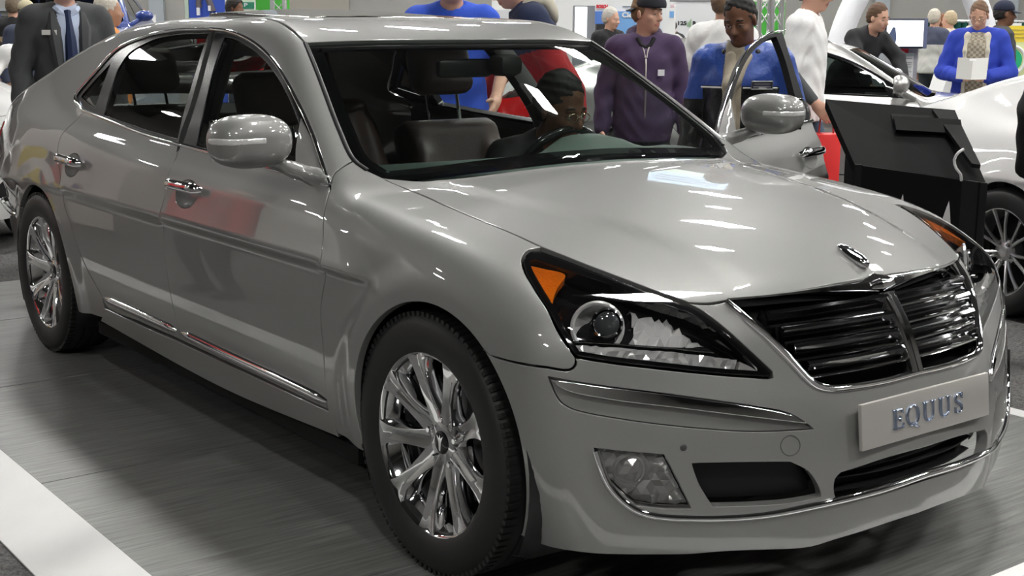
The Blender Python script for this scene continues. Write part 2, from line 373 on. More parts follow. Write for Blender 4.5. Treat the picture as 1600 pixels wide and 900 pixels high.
def panel(out, kind, holes=(), h=.03, off=0., flange=.022, gap=.0018, skin=True, mirror_u=False):
    """outline (u, v) -> skin on the master surface with rounded, turned-in edges. returns verts, faces, normals"""
    loops = [out]+[hh[::-1] for hh in holes]
    lo, hi = out.min(0), out.max(0)
    gx = np.arange(lo[0]+h*.5, hi[0], h); gy = np.arange(lo[1]+h*.5, hi[1], h*.866)
    G = np.array([(x+(h*.5 if j % 2 else 0), y) for j, y in enumerate(gy) for x in gx]).reshape(-1, 2)
    if len(G):
        ok = inside(out, G)
        for hh in holes: ok &= ~inside(hh, G)
        G = G[ok]
    B = np.vstack(loops)
    if len(G):
        d = np.min(np.linalg.norm(G[:, None]-B[None], axis=2), 1); G = G[d > .45*h]
    V2 = np.vstack([B, G]); E = []; k = 0; rng_ = []
    for L in loops:
        n = len(L); E += [(k+i, k+(i+1) % n) for i in range(n)]; rng_.append((k, n)); k += n
    r = delaunay_2d_cdt([Vector(map(float, v)) for v in V2], E, [], 0, 1e-7, True)
    V2n = np.array([tuple(v) for v in r[0]]); T = np.array([f for f in r[2] if len(f) == 3], int)
    orig = r[3]
    cen = V2n[T].mean(1); ok = inside(out, cen)
    for hh in holes: ok &= ~inside(hh, cen)
    T = T[ok]; a = V2n[T]; cr = (a[:, 1, 0]-a[:, 0, 0])*(a[:, 2, 1]-a[:, 0, 1])-(a[:, 1, 1]-a[:, 0, 1])*(a[:, 2, 0]-a[:, 0, 0])
    T = T[np.abs(cr) > 1e-10]; cr = cr[np.abs(cr) > 1e-10]; T[cr < 0] = T[cr < 0][:, ::-1]
    P = project(V2n, kind, off); N = grad(P)
    new_of = {}
    for i, os_ in enumerate(orig):
        for q in os_: new_of[q] = i
    V = list(P); NN = list(N); Fc = [tuple(t) for t in T]
    # face winding: must agree with the surface normal
    if len(T):
        fn = np.cross(P[T[:, 1]]-P[T[:, 0]], P[T[:, 2]]-P[T[:, 0]]); flip = np.mean(np.sum(fn*N[T[:, 0]], 1)) < 0
        if flip: Fc = [f[::-1] for f in Fc]
    else: flip = False
    if flange:
        for (k0, n) in rng_:
            ids = [new_of.get(k0+i, None) for i in range(n)]; ids = [i for j, i in enumerate(ids) if i is not None and (j == 0 or i != ids[j-1])]
            n = len(ids); Q = P[ids]; Nq = N[ids]; t = np.roll(Q, -1, 0)-np.roll(Q, 1, 0); t /= np.linalg.norm(t, axis=1, keepdims=True)+1e-12
            o = np.cross(t, Nq); o = -o if flip else o; o /= np.linalg.norm(o, axis=1, keepdims=True)+1e-12
            for i, q in enumerate(ids): V[q] = P[q]-o[i]*(gap+.0022)
            rings = [ids]
            for (a_, b_, wn) in ((gap+.0007, .0007, .7), (gap, .0026, .05), (gap, flange, .0)):
                base = len(V); V += list(Q-o*a_-Nq*b_); nn = Nq*wn+o*(1-wn*.3); NN += list(nn/np.linalg.norm(nn, axis=1, keepdims=True)); rings.append(list(range(base, base+n)))
            for r0, r1 in zip(rings[:-1], rings[1:]):
                for i in range(n):
                    j = (i+1) % n; q = (r0[i], r1[i], r1[j], r0[j]); Fc.append(q[::-1] if flip else q)
    return np.array(V), Fc, np.array(NN)
def put(name, VFN, m, parent, side, label=None, shell=None):
    """side: 1 = car's left (y > 0), -1 = car's right; mirrored here"""
    V, Fc, N = VFN; s = np.array([1, side, 1.])
    return mobj(name, V*s, Fc if side > 0 else [f[::-1] for f in Fc], m, parent, normals=N*s, label=label)
def sym(P): return np.asarray(P)*[1, -1, 1]
def strip_tube(pts3, w, hgt, name, m, parent, side=1, ns=10, lift=0., taper=True, smooth_ds=.02):
    """a rounded moulding laid on the body along points: w wide (in surface), hgt proud"""
    c = np.array(catmull(pts3, smooth_ds)); U = c; P = c; N = grad(P); t = np.gradient(P, axis=0); t /= np.linalg.norm(t, axis=1, keepdims=True)
    b = np.cross(N, t); b /= np.linalg.norm(b, axis=1, keepdims=True); n = len(P); V = []; Fc = []
    for i in range(n):
        e = min(i, n-1-i)/4 if taper else 1; sc = min(1, .35+.65*math.sin(min(1, e)*math.pi/2)) if taper else 1
        for j in range(ns):
            an = math.pi*2*j/ns; V.append(P[i]+N[i]*(lift+hgt*sc*math.sin(an))+b[i]*(w*.5*sc*math.cos(an)))
    for i in range(n-1):
        for j in range(ns): Fc.append((i*ns+j, i*ns+(j+1) % ns, (i+1)*ns+(j+1) % ns, (i+1)*ns+j))
    Fc += [tuple(range(ns-1, -1, -1)), tuple((n-1)*ns+j for j in range(ns))]
    V = np.array(V)*[1, side, 1]
    mb = MB(); mb.add(V, Fc); return mb.build(name, m, parent, smooth=True)
# ------------------------------------------------------------------ the sedan's panels
def half_full(half_pts, kind='top', ds=.016):
    """3-D half outline from the centre line out and back to the centre line -> closed outline mirrored across y = 0"""
    U = np.vstack([np.array(catmull(UVM[kind][0](s), ds)) if i == 0 else np.array(catmull(UVM[kind][0](s), ds))[1:] for i, s in enumerate(half_pts)])
    V = U.copy(); ax = 1 if kind == 'top' else 0; V[:, ax] *= -1
    P = np.vstack([U, V[::-1][1:-1]]); A = .5*np.sum(P[:, 0]*np.roll(P[:, 1], -1)-np.roll(P[:, 0], -1)*P[:, 1])
    return P if A > 0 else P[::-1]
def to_c(P): P = np.array(P, float); return P
def shrink(poly, d):
    """inset a counter-clockwise outline by d"""
    t = np.roll(poly, -1, 0)-np.roll(poly, 1, 0); t /= np.linalg.norm(t, axis=1, keepdims=True)+1e-12
    return poly+np.stack([-t[:, 1], t[:, 0]], 1)*d
CAR = empty('car', (0, 0, 0), 0, 'silver-grey luxury sedan with tall chrome grille parked on the dark display platform', 'car')
HOOD_SIDE = [(597, 278), (640, 297), (700, 323), (750, 344), (800, 364.5), (846, 386)]
HEAD_OUT = [(846, 387), (827, 390), (816.5, 402), (818, 420), (836, 453), (860, 492), (884, 537), (899, 558)]
HEAD_BOT = [(899, 558), (950, 567), (1040, 577.5), (1130, 586.5), (1195, 591)]
HEAD_TIP = [(1195, 591), (1207, 590), (1206, 581)]
HEAD_IN = [(1206, 581), (1175, 552), (1139, 519), (1100, 488), (1076, 474)]
HEAD_TOP = [(1076, 474), (1034, 459), (980, 438.6), (920, 416), (880, 400), (846, 387)]
FGAP = [(-.505, .93, .24), (512, 640), (506, 560), (501, 480), (500, 410), (505, 350), (516, 297)]
BGAP = [(281, 531), (278, 511), (271, 483), (262, 433), (255.5, 380), (255, 350), (257.5, 305), (261, 280), (271, 255), (281, 227)]
RGAP = [(159, 462), (137, 422), (125, 395), (110, 350), (99, 312), (94, 282), (91, 250), (91, 225), (97, 210), (113, 193), (129, 176)]
DLO = [(129, 172), (118, 151), (150, 112), (180, 79), (225, 57.5), (270, 48), (330, 45.5), (362, 50), (400, 69), (430, 98), (460, 149), (490, 214), (515, 291)]
BELT = [(515, 291), (460, 273), (400, 257), (330, 238.5), (281, 226), (225, 209), (165, 186), (129, 172)]
WS_SIDE = [(597, 276), (574, 266), (553, 250), (530, 203), (505, 137), (490, 98), (477, 67)]
def s3(px): return seg(px)
A_F = lambda a0, a1, n=30: arc(ARCH_F, ARCH_RAD, a0, a1, n)
A_R = lambda a0, a1, n=30: arc(ARCH_R, ARCH_RAD, a0, a1, n)
_sp = s3([(752, 550)])[0]; SPLIT_ANG = math.degrees(math.atan2(_sp[2]-ARCH_F[1], _sp[0]-ARCH_F[0]))
H_FGAP, H_BGAP, H_RGAP, H_DLO, H_BELT, H_WS, H_HS = map(s3, (FGAP, BGAP, RGAP, DLO, BELT, WS_SIDE, HOOD_SIDE))
# --- outlines of the half
o_fender = outline([[(516, 291), (522, 272), (534, 262), (553, 251)], [(553, 251), (574, 266), (597, 277)], HOOD_SIDE, HEAD_OUT, [(899, 558), (899, 569), (890, 577.5), (854, 573.6), (800, 565), (765, 556)],
                    A_F(SPLIT_ANG, 197.7), [(-.322, .93, .235), (-.505, .93, .24)], FGAP], 'side')
o_fdoor = outline([FGAP[1:], BELT[:5], BGAP[::-1], [(281, 531), (400, 587), (512, 640)]], 'side')
o_rdoor = outline([BGAP, BELT[4:], RGAP[::-1], [(159, 462), (165, 477), (220, 504), (281, 531)]], 'side')
WS_TOP3 = H_WS[-1]
RAIL3 = [WS_TOP3, (-1.45, .585, 1.43), (-1.9, .59, 1.45), (-2.4, .58, 1.45), (-2.8, .56, 1.40), (-3.1, .545, 1.33)]
CPIL3 = [(-3.1, .545, 1.33), (-3.4, .585, 1.24), (-3.75, .64, 1.11)]
o_side = outline([H_WS[2:], np.array(RAIL3), np.array(CPIL3), [(-3.75, .64, 1.11), (-3.95, .655, 1.08), (-4.1, .655, 1.04)], [(-4.1, .655, 1.04), (-4.11, .72, .92), (-4.11, .735, .80)],
                  [(-4.11, .735, .80), (-4.0, .78, .70), (-3.6, .88, .66), (-3.33, .92, .62)], A_R(137, -18), [(-2.654, .93, .233), (-2.45, .92, .25), (-2.345, .92, .262)], [(-2.345, .92, .262), (159, 462)], RGAP,
                  DLO, [(515, 291), (522, 272), (534, 262), (553, 250)]], 'side')
o_skirt = outline([[(515, 643), (400, 590), (281, 535), (220, 508), (163, 481)], [(163, 481), (157, 502)], [(157, 502), (350, 608), (-.505, .93, .225)], [(-.505, .93, .225), (515, 643)]], 'side')
def ell(c, a, b, rot=0, n=28, kind='side'):
    c = UVM[kind][0](s3([c]))[0]; t = np.linspace(0, 2*np.pi, n, endpoint=False); ca, sa = math.cos(rot), math.sin(rot)
    x, y = a*np.cos(t), b*np.sin(t); return np.stack([c[0]+x*ca-y*sa, c[1]+x*sa+y*ca], 1)
h_fcup, h_rcup = ell((291, 303), .085, .045), ell((113, 258), .085, .045)
VF = {}
VF['fender'] = panel(o_fender, 'side', h=.019)
VF['fdoor'] = panel(o_fdoor, 'side', [h_fcup], h=.035)
VF['rdoor'] = panel(o_rdoor, 'side', [h_rcup], h=.035)
VF['side'] = panel(o_side, 'side', h=.022)
VF['skirt'] = panel(o_skirt, 'side', h=.035)
# --- doors' black window frames and glass
g_front = outline([[(306, 226), (318, 170), (335, 100), (350, 58)], [(350, 58), (366, 62), (398, 82), (425, 112), (448, 152), (468, 200)], [(468, 200), (463, 240), (460, 262)], [(460, 262), (400, 248), (350, 237), (306, 226)]], 'side')
g_rear = outline([[(162, 178), (172, 140), (183, 108)], [(183, 108), (198, 86), (232, 65), (270, 55), (324, 52)], [(324, 52), (300, 125), (276, 215)], [(276, 215), (225, 200), (162, 178)]], 'side')
g_quarter = outline([[(126, 150), (150, 122), (171, 100)], [(171, 100), (158, 135), (147, 168)], [(147, 168), (126, 150)]], 'side')
o_ff = outline([[(284, 226), (300, 175), (325, 95), (338, 47)], DLO[6:], BELT[:5]], 'side') if False else outline([[(283, 226), (300, 170), (322, 95), (336, 47)], [(336, 47), (362, 51), (400, 70), (430, 99), (460, 150), (490, 214), (514, 290)], [(514, 290), (460, 272), (400, 256), (330, 237.5), (283, 226)]], 'side')
o_rf = outline([[(281, 225), (297, 170), (319, 95), (333, 46.5)], [(333, 46.5), (270, 49), (225, 58.5), (181, 80), (151, 113), (120, 151)], [(120, 151), (130, 171)], [(130, 171), (165, 185), (225, 208), (281, 225)]], 'side')
VF['fframe'] = panel(o_ff, 'side', [g_front], h=.04, off=.003, flange=.03)
VF['rframe'] = panel(o_rf, 'side', [g_rear, g_quarter], h=.04, off=.003, flange=.03)
VF['fglass'] = panel(g_front, 'side', h=.05, off=.008, flange=0)
VF['rglass'] = panel(g_rear, 'side', h=.05, off=.008, flange=0)
VF['qglass'] = panel(g_quarter, 'side', h=.05, off=.008, flange=0)
# --- upper panels, across the whole width
hood_front = s3([(1135, 467), (1210, 460), (1270, 450.5), (1342, 437)])
hood_c = np.array([.664, 0, .806])
o_hood = half_full([np.array([(-.40, 0, 1), (-.412, .3, 1), (-.445, .55, .99), tuple(H_HS[0])]), H_HS, s3([(846, 386), (880, 399), (920, 415), (980, 437.6), (1034, 458), (1076, 473)]), s3([(1076, 473), (1105, 474), (1132, 470)]), np.vstack([s3([(1132, 470)]), hood_front[1:], hood_c])])
ws_bottom = np.array([(-.435, 0, 1), (-.448, .3, 1), (-.482, .55, .99), (-.525, .715, .98)])
ws_head = np.array([tuple(WS_TOP3), (-1.145, .42, 1.4), (-1.112, .2, 1.4), (-1.10, 0, 1.4)])
o_ws = half_full([ws_bottom, np.vstack([ws_bottom[-1:], H_WS[2:]-[0, .006, 0]]), ws_head])
bl_top = np.array([(-3.02, 0, 1), (-3.03, .3, 1), (-3.1, .53, 1)])
bl_bot = np.array([(-3.73, .625, 1), (-3.83, .35, 1), (-3.86, 0, 1)])
o_roof = half_full([ws_head[::-1], np.array(RAIL3), bl_top[::-1]])
o_bl = half_full([bl_top-[.01, 0, 0], np.array([(-3.11, .53, 1), (-3.4, .575, 1), (-3.73, .625, 1)]), bl_bot])
o_trunk = half_full([bl_bot[::-1]-[.02, 0, 0], np.array([(-3.75, .63, 1), (-3.95, .645, 1), (-4.16, .64, 1)]), np.array([(-4.16, .64, 1), (-4.2, .4, 1), (-4.21, 0, 1)])])
so = np.array([(-1.52, .40), (-1.52, -.40), (-2.30, -.40), (-2.30, .40)])[::-1]
def rrect(x0, x1, y0, y1, r, n=6):
    c = [(x1-r, y1-r, 0), (x0+r, y1-r, 90), (x0+r, y0+r, 180), (x1-r, y0+r, 270)]; out = []
    for cx, cy, a in c:
        for k in range(n+1): t = math.radians(a+90*k/n); out.append((cx+r*math.cos(t), cy+r*math.sin(t)))
    P = [out[0]]
    for q in out[1:]+out[:1]:
        d = math.dist(P[-1], q); n_ = max(1, int(d/.03)); P += [tuple(np.array(P[-1])+(np.array(q)-np.array(P[-1]))*k/n_) for k in range(1, n_+1)]
    return np.array(P[:-1])
h_sun = rrect(-2.42, -1.50, -.42, .42, .06)
VF['hood'] = panel(o_hood, 'top', h=.035)
VF['roof'] = panel(o_roof, 'top', [h_sun], h=.045)
VF['ws'] = panel(o_ws, 'top', h=.035, off=.002, flange=0)
VF['bl'] = panel(o_bl, 'top', h=.06, off=.002, flange=0)
VF['trunk'] = panel(o_trunk, 'top', h=.05)
o_wsi = o_ws.copy(); o_wsi = shrink(o_ws, .045)
low = o_wsi[:, 0] > -.62+.0*o_wsi[:, 1]; o_wsi[:, 0] = np.where(low, np.minimum(o_wsi[:, 0], -.62+.95*(o_wsi[:, 0]+.62)-.005), o_wsi[:, 0])
o_wsi[:, 0] -= .0*sstep(-.75, -.5, o_wsi[:, 0])
VF['frit'] = panel(o_ws, 'top', [o_wsi], h=.04, off=.012, flange=0)
# --- front end
LIP = [(950, 757), (980, 789), (1012, 804), (1085, 810), (1190, 805), (1294, 785), (1375, 765), (1436, 744)]
FOG = [[(929, 701), (965, 705.5), (1037, 711.5)], [(1037, 711.5), (1055, 746), (1079, 794)], [(1079, 794), (1040, 794), (995, 789)], [(995, 789), (968, 766), (944, 737), (929, 701)]]
DUCT = [[(1082, 725), (1140, 724), (1200, 723), (1235, 723)], [(1235, 723), (1262, 737), (1277, 758), (1283, 776)], [(1283, 776), (1220, 786.5), (1115, 791)], [(1115, 791), (1094, 757), (1082, 725)]]
STRIPZ = [[(857, 589), (950, 604.5), (1070, 619.5), (1175, 634.5), (1235, 647), (1271, 670)], [(1271, 670), (1190, 674), (1100, 669.5), (980, 656), (890, 637), (872, 623), (857, 589)]]
GR_SIDE = [(1262, 591), (1240, 567), (1205, 532), (1165, 497), (1135, 471)]
GR_BOT = [(1428, 583), (1380, 596), (1330, 604.5), (1296, 607), (1276, 602), (1262, 591)]
c_gb = np.array([.812, 0, .575]); c_chin = np.array([.83, 0, .185])
gr_bot3 = s3(GR_BOT); gr_bot3[0] = [gr_bot3[0][0], 0, gr_bot3[0][2]]
chin3 = s3([(829, 846), (850, 853), (900, 863), (1000, 868), (1080, 867), (1130, 863)]); 
chin3 = np.vstack([chin3, [(.76, .36, .193), (.79, .28, .205), (.82, .14, .213), (.825, 0, .215)]])
ang_b = math.degrees(math.atan2(chin3[0][2]-ARCH_F[1], chin3[0][0]-ARCH_F[0]))
GRILLE_TOP_L = s3([(1135, 471)])[0]
lg_half = [np.array([(.84, 0, .39), (.83, .16, .388), (.80, .285, .378)]), np.array([(.80, .285, .378), (.795, .30, .365), (.79, .300, .33), (.80, .287, .304)]), np.array([(.80, .287, .304), (.83, .15, .304), (.84, 0, .306)])]
bump_half = [np.array([(0.83, 0, .215)]+[tuple(q) for q in chin3[::-1][1:]]), np.array(A_F(ang_b, SPLIT_ANG, 26)), s3([(765, 556), (800, 566), (854, 574.6), (890, 578.5), (900, 570), (899, 560)]), s3(HEAD_BOT), s3(HEAD_TIP), s3(HEAD_IN), s3([(1076, 474), (1108, 475.5), (1135, 471)]), s3(GR_SIDE[::-1]), gr_bot3[::-1]]
o_bump = half_full(bump_half, 'front', .013)
f_fog, f_duct, f_strip = (outline(q, 'front') for q in (FOG, DUCT, STRIPZ))
f_lg = half_full(lg_half, 'front')
mu = lambda P: (P*[-1, 1])[::-1]
VF['bumper'] = panel(o_bump, 'front', [f_fog, mu(f_fog), f_duct, mu(f_duct), f_strip, mu(f_strip), f_lg], h=.032, flange=.03)
o_head = outline([HEAD_OUT, HEAD_BOT, HEAD_TIP, HEAD_IN, HEAD_TOP], 'front')
VF['lens'] = panel(shrink(o_head, .004), 'front', h=.03, off=.001, flange=.012, gap=.0005)
VF['bezel'] = panel(shrink(o_head, .004), 'front', [shrink(o_head, .016)], h=.03, off=.004, flange=.03, gap=.0)
VF['hback'] = panel(shrink(o_head, .002), 'front', h=.04, off=.075, flange=0)
VF['stripback'] = panel(f_strip, 'front', h=.04, off=.014, flange=0)
o_chr = outline([[(859, 591), (950, 606), (1070, 621), (1175, 636), (1235, 648.5), (1262, 662)], [(1262, 662), (1190, 653.5), (1070, 639), (950, 624), (880, 608), (859, 591)]], 'front')
VF['chr'] = panel(o_chr, 'front', h=.02, off=-.006, flange=.02, gap=0)
VF['fogback'] = panel(f_fog, 'front', h=.03, off=.05, flange=0)
VF['foglens'] = panel(shrink(f_fog, .003), 'front', h=.03, off=.003, flange=.008)
VF['ductback'] = panel(f_duct, 'front', h=.03, off=.06, flange=0)
VF['lgback'] = panel(f_lg, 'front', h=.04, off=.07, flange=0)
# ---- link the panels
hood = put('hood', VF['hood'], M_PAINT, CAR, 1); roof = put('roof', VF['roof'], M_PAINT, CAR, 1)
bumper = put('front_bumper', VF['bumper'], M_PAINT, CAR, 1); trunk = put('trunk_lid', VF['trunk'], M_PAINT, CAR, 1)
ws = put('windscreen', VF['ws'], M_GLASS, CAR, 1); put('windscreen_border', VF['frit'], M_GLOSSBLACK, ws, 1)
put('rear_window', VF['bl'], M_TINT, CAR, 1)
DOORS = {}; M_FRAME = mat('window_frame_black', (.006, .006, .007), .22, spec=.25)
for sd in (-1, 1):
    put('front_fender', VF['fender'], M_PAINT, CAR, sd); put('body_side', VF['side'], M_PAINT, CAR, sd); put('side_skirt', VF['skirt'], M_PAINT, CAR, sd)
    fd = put('front_door', VF['fdoor'], M_PAINT, CAR, sd); rd = put('rear_door', VF['rdoor'], M_PAINT, CAR, sd); DOORS[sd] = (fd, rd)
    put('window_frame', VF['fframe'], M_FRAME if sd < 0 else mat('door_seal_black', (.008, .008, .009), .6, spec=.12), fd, sd); put('window_frame', VF['rframe'], M_FRAME, rd, sd)
    if sd < 0:
        put('window_glass', VF['fglass'], glass_mat('front_side_glass', (.62, .68, .64)), fd, sd); put('window_glass', VF['rglass'], M_TINT, rd, sd)
    put('quarter_glass', VF['qglass'], M_TINT, rd, sd)
    bm_ = CAR
    put('bumper_recess', VF['stripback'], M_PAINT, bumper, sd); put('bumper_chrome_strip', VF['chr'], M_CHROME, bumper, sd)
    put('duct_back', VF['ductback'], M_BLACK, bumper, sd)
put('lower_grille_back', VF['lgback'], M_BLACK, bumper, 1)
# window chrome, belt mouldings, sill strips
for sd in (-1, 1):
    fd, rd = DOORS[sd]
    dl = H_DLO
    strip_tube(list(dl[6:]), .014 if sd < 0 else .007, .007 if sd < 0 else .003, 'window_chrome', M_CHROME, fd, sd, taper=False); strip_tube(list(dl[:7]), .014, .007, 'window_chrome', M_CHROME, rd, sd, taper=False)
    strip_tube(list(H_BELT[:5]), .016, .008, 'belt_chrome', M_CHROME, fd, sd, taper=False); strip_tube(list(H_BELT[4:]), .016, .008, 'belt_chrome', M_CHROME, rd, sd, taper=False)
    strip_tube(list(s3([(512, 628), (460, 603), (400, 575), (340, 547), (284, 520)])), .034, .012, 'sill_chrome_strip', M_CHROME, fd, sd, ns=12)
    strip_tube(list(s3([(277, 517), (220, 491), (163, 466)])), .034, .012, 'sill_chrome_strip', M_CHROME, rd, sd, ns=12)
    strip_tube(list(H_WS[1:]), .016, .004, 'windscreen_moulding', M_BLACK, CAR, sd, taper=False)
    strip_tube([np.array(q) for q in RAIL3], .012, .002, 'roof_moulding', M_BLACK, roof, sd, taper=False) if False else None
# ------------------------------------------------------------------ wheels
def make_wheel(parent):
    w = empty('wheel', (0, 0, 0)); w.parent = parent
    R, rr = .352, .243
    tyre = MB().lathe([(rr-.012, -.095), (rr+.002, -.108), (rr+.02, -.119), (.29, -.1225), (.318, -.120), (.334, -.112), (.345, -.098), (.3505, -.07), (.352, -.045), (.346, -.043), (.346, -.037), (.352, -.035), (.352, -.005), (.346, -.003), (.346, .003), (.352, .005),
                       (.352, .035), (.346, .037), (.346, .043), (.352, .045), (.350, .08), (.336, .108), (.30, .12), (rr, .105)], 72)
    for k in range(96):      # shoulder tread blocks
        a = 2*math.pi*k/96; M = Matrix.Rotation(-a, 4, 'Y'); tyre.box((.3445, -.090, 0), (.014, .036, .012), M)
    tyre.build('tyre', M_RUBBER, w, smooth=True)
    rim = MB().lathe([(.205, .10), (.212, -.03), (.222, -.075), (.232, -.090), (.236, -.101), (.243, -.107), (.2475, -.109), (.2490, -.105), (.2475, -.098)], 72); rim.build('rim', M_CHROME, w, smooth=True)
    MB().lathe([(.0, .0), (.165, .0), (.17, .004), (.17, .02), (.0, .02)], 40).build('brake_disc', mat('brake_disc_steel', (.22, .22, .22), .4, .9), w, smooth=True)
    MB().lathe([(.0, .05), (.225, .05)], 32).build('inner_hub', M_DARK, w)
    spk = MB()
    stations = [(.045, .030, -.066), (.075, .031, -.072), (.105, .026, -.080), (.14, .0235, -.089), (.18, .0245, -.097), (.21, .029, -.102), (.232, .038, -.106), (.243, .044, -.107)]
    for (r, hw, h) in stations: pass
    V = []; Fc = []
    for (r, hw, h) in stations:
        for (fx, dh) in ((-1.15, .045), (-1.0, .010), (-.86, .0), (-.42, .0015), (0, .006), (.42, .0015), (.86, .0), (1.0, .010), (1.15, .045)): V.append((r, h+dh, fx*hw))
    n = 9
    for i in range(len(stations)-1):
        for j in range(n-1): Fc.append((i*n+j, i*n+j+1, (i+1)*n+j+1, (i+1)*n+j))
    Fc += [tuple(range(n)), tuple((len(stations)-1)*n+j for j in range(n-1, -1, -1))]
    first = None
    for k in range(9):
        if first is None: mb = MB().add(V, Fc); s = first = mb.build('spoke', M_CHROME, w, smooth=True)
        else: s = first.copy(); COL.objects.link(s); s.parent = w
        s.matrix_local = Matrix.Rotation(math.radians(90+40*k+4), 4, 'Y')
    hubm = MB().lathe([(.0, -.066), (.050, -.066), (.056, -.062), (.075, -.052), (.085, -.03), (.08, 0)], 36); hubm.build('hub', M_CHROME, w, smooth=True)
    nut = MB()
    for k in range(5):
        a = 2*math.pi*k/5+.3; nut.lathe([(.0, -.012), (.007, -.012), (.009, -.008), (.009, .012)], 10, trs(.063*math.cos(a), -.060, .063*math.sin(a)))
    nut.build('wheel_nuts', M_CHROME, w, smooth=True)
    MB().lathe([(.0, -.071), (.026, -.071), (.031, -.068), (.032, -.060)], 32).build('centre_cap', M_GLOSSBLACK, w, smooth=True)
    em = MB(); em.prism([(-.003, -.022), (.003, -.022), (.006, .002), (.014, .02), (.004, .012), (0, .022), (-.004, .012), (-.014, .02), (-.006, .002)], -.002, trs(0, -.071, 0)); em.build('cap_emblem', M_CHROME, w)
    return w
wheel0 = make_wheel(CAR)
def wheel_at(w, x, sd, rot): w.location = (x, sd*.815, .352); w.rotation_euler = (0, rot, 0 if sd < 0 else math.pi)
wheel_at(wheel0, 0, -1, 0)
for x, sd, rt in ((0, 1, .2), (-3.045, -1, math.radians(14)), (-3.045, 1, .5)): wheel_at(dup(wheel0, CAR), x, sd, rt)
# wheel housings and underbody
for sd in (-1, 1):
    for ax in (ARCH_F, ARCH_R):
        V = []; Fc = []; n = 30
        for i in range(n+1):
            a = math.radians(-35+250*i/n)
            for yy, rr in ((.925, .386), (.90, .405), (.60, .43), (.60, .02)): V.append((ax[0]+rr*math.cos(a), sd*yy, max(.17, ax[1]+rr*math.sin(a))))
        for i in range(n):
            for j in range(3): Fc.append((i*4+j, i*4+j+1, (i+1)*4+j+1, (i+1)*4+j))
        mobj('wheel_housing', V, Fc, M_BLACK, CAR)
ub = MB(); ub.box((-1.5, 0, .19), (2.1, 1.74, .05)); ub.box((-1.75, 0, .21), (4.6, 1.15, .05)); ub.build('underbody', M_DARK, CAR)
# ------------------------------------------------------------------ grille, number plate, emblem
def inner(pts, d): P = np.asarray(pts, float); return P-grad(P)*d
gtop_u = np.vstack([s3([(1135, 467.5), (1210, 461), (1270, 451.5), (1342, 438)]), hood_c]); gtop_l = s3([(1136, 473), (1210, 466), (1264, 461), (1342, 456), (1384, 454)]); gtop_l[-1, 1] = 0
fr = empty('grille', (0, 0, 0)); fr.parent = CAR
cu_, cl_ = np.array(catmull(gtop_u, .02)), np.array(catmull(gtop_l, .02))
k_ = 24; cu_ = cu_[np.linspace(0, len(cu_)-1, k_).round().astype(int)]; cl_ = cl_[np.linspace(0, len(cl_)-1, k_).round().astype(int)]
V = []; Fc = []
for sd in (1, -1):
    b0 = len(V)
    for a, b in zip(cu_, cl_):
        n_ = np.array([.75, 0, .66]); w_ = np.linalg.norm(a-b)
        for t, dd in ((0, -.02), (0, .003), (.12, .009), (.5, .012+w_*.06), (.88, .009), (1, .002), (1.02, -.03)): V.append((a*(1-t)+b*t+n_*dd)*[1, sd, 1])
    for i in range(k_-1):
        for j in range(6):
            q = (b0+i*7+j, b0+i*7+j+1, b0+(i+1)*7+j+1, b0+(i+1)*7+j); Fc.append(q if sd > 0 else q[::-1])
MB().add(V, Fc).build('grille_top_bar', M_CHROME, fr, smooth=True)
for sd in (1, -1):
    pts = np.vstack([s3([(1136, 472)]), s3(GR_SIDE[::-1])[1:], gr_bot3[::-1][1:]])
    strip_tube(list(pts), .022, .016, 'grille_surround', M_CHROME, fr, sd, ns=12, taper=False, lift=-.004)
SL = [((1199, 505), (1290, 492), (1382, 477.5)), ((1222, 532), (1310, 518.5), (1394, 505)), ((1240, 560), (1320, 547), (1404, 533)), ((1262, 586), (1340, 573), (1413, 558))]
M_SLAT = mat('dark_chrome', (.13, .13, .135), .10, 1.0)  # slats are bright chrome; reflection of the dark floor is put into the colour
for sd in (1, -1):
    for s_ in SL:
        q = inner(s3(s_), .012); q[-1, 1] = .012; c = np.array(catmull(q, .03)); V = []; Fc = []
        prof = ((-.004, -.003), (.004, -.005), (.011, -.003), (.013, .001), (.010, .004), (.003, .006), (.012, .030), (.006, .036), (-.02, .034), (-.03, .010))
        for p_ in c:
            for dx, dz in prof: V.append(((p_[0]+dx), p_[1]*sd, p_[2]+dz))
        m_ = len(prof)
        for i in range(len(c)-1):
            for j in range(m_): Fc.append((i*m_+j, i*m_+(j+1) % m_, (i+1)*m_+(j+1) % m_, (i+1)*m_+j))
        Fc += [tuple(range(m_)), tuple((len(c)-1)*m_+j for j in range(m_))]
        MB().add(V, Fc).build('grille_slat', M_SLAT, fr, smooth=True); MB().tube([np.array((p_[0]+.011, p_[1]*sd, p_[2]-.001)) for p_ in c], .0048, 8).build('slat_chrome_edge', M_CHROME, fr, smooth=True)  # chrome edge tube added as the bright lower line of the darkened slat
cb = s3([(1385, 455), (1407, 513), (1428, 580)]); cb[:, 1] = 0; c = np.array(catmull(cb, .02)); V = []; Fc = []
prof = ((-.024, -.03), (-.024, .006), (-.019, .013), (-.013, .013), (-.007, .007), (.007, .007), (.013, .013), (.019, .013), (.024, .006), (.024, -.03))
for i, p_ in enumerate(c):
    s_ = 1-.25*i/len(c)
    for yy, dd in prof: V.append((p_[0]+dd+.004, yy*s_, p_[2]+dd*.3))
for i in range(len(c)-1):
    for j in range(len(prof)-1): Fc.append((i*10+j, i*10+j+1, (i+1)*10+j+1, (i+1)*10+j))
MB().add(V, Fc).build('grille_centre_bar', M_CHROME, fr, smooth=True)
o_gb = half_full([np.vstack([[c_gb], gr_bot3[1:]]), s3(GR_SIDE), np.vstack([gtop_l[:1], gtop_l[1:-1], [[.70, 0, .765]]])], 'front')
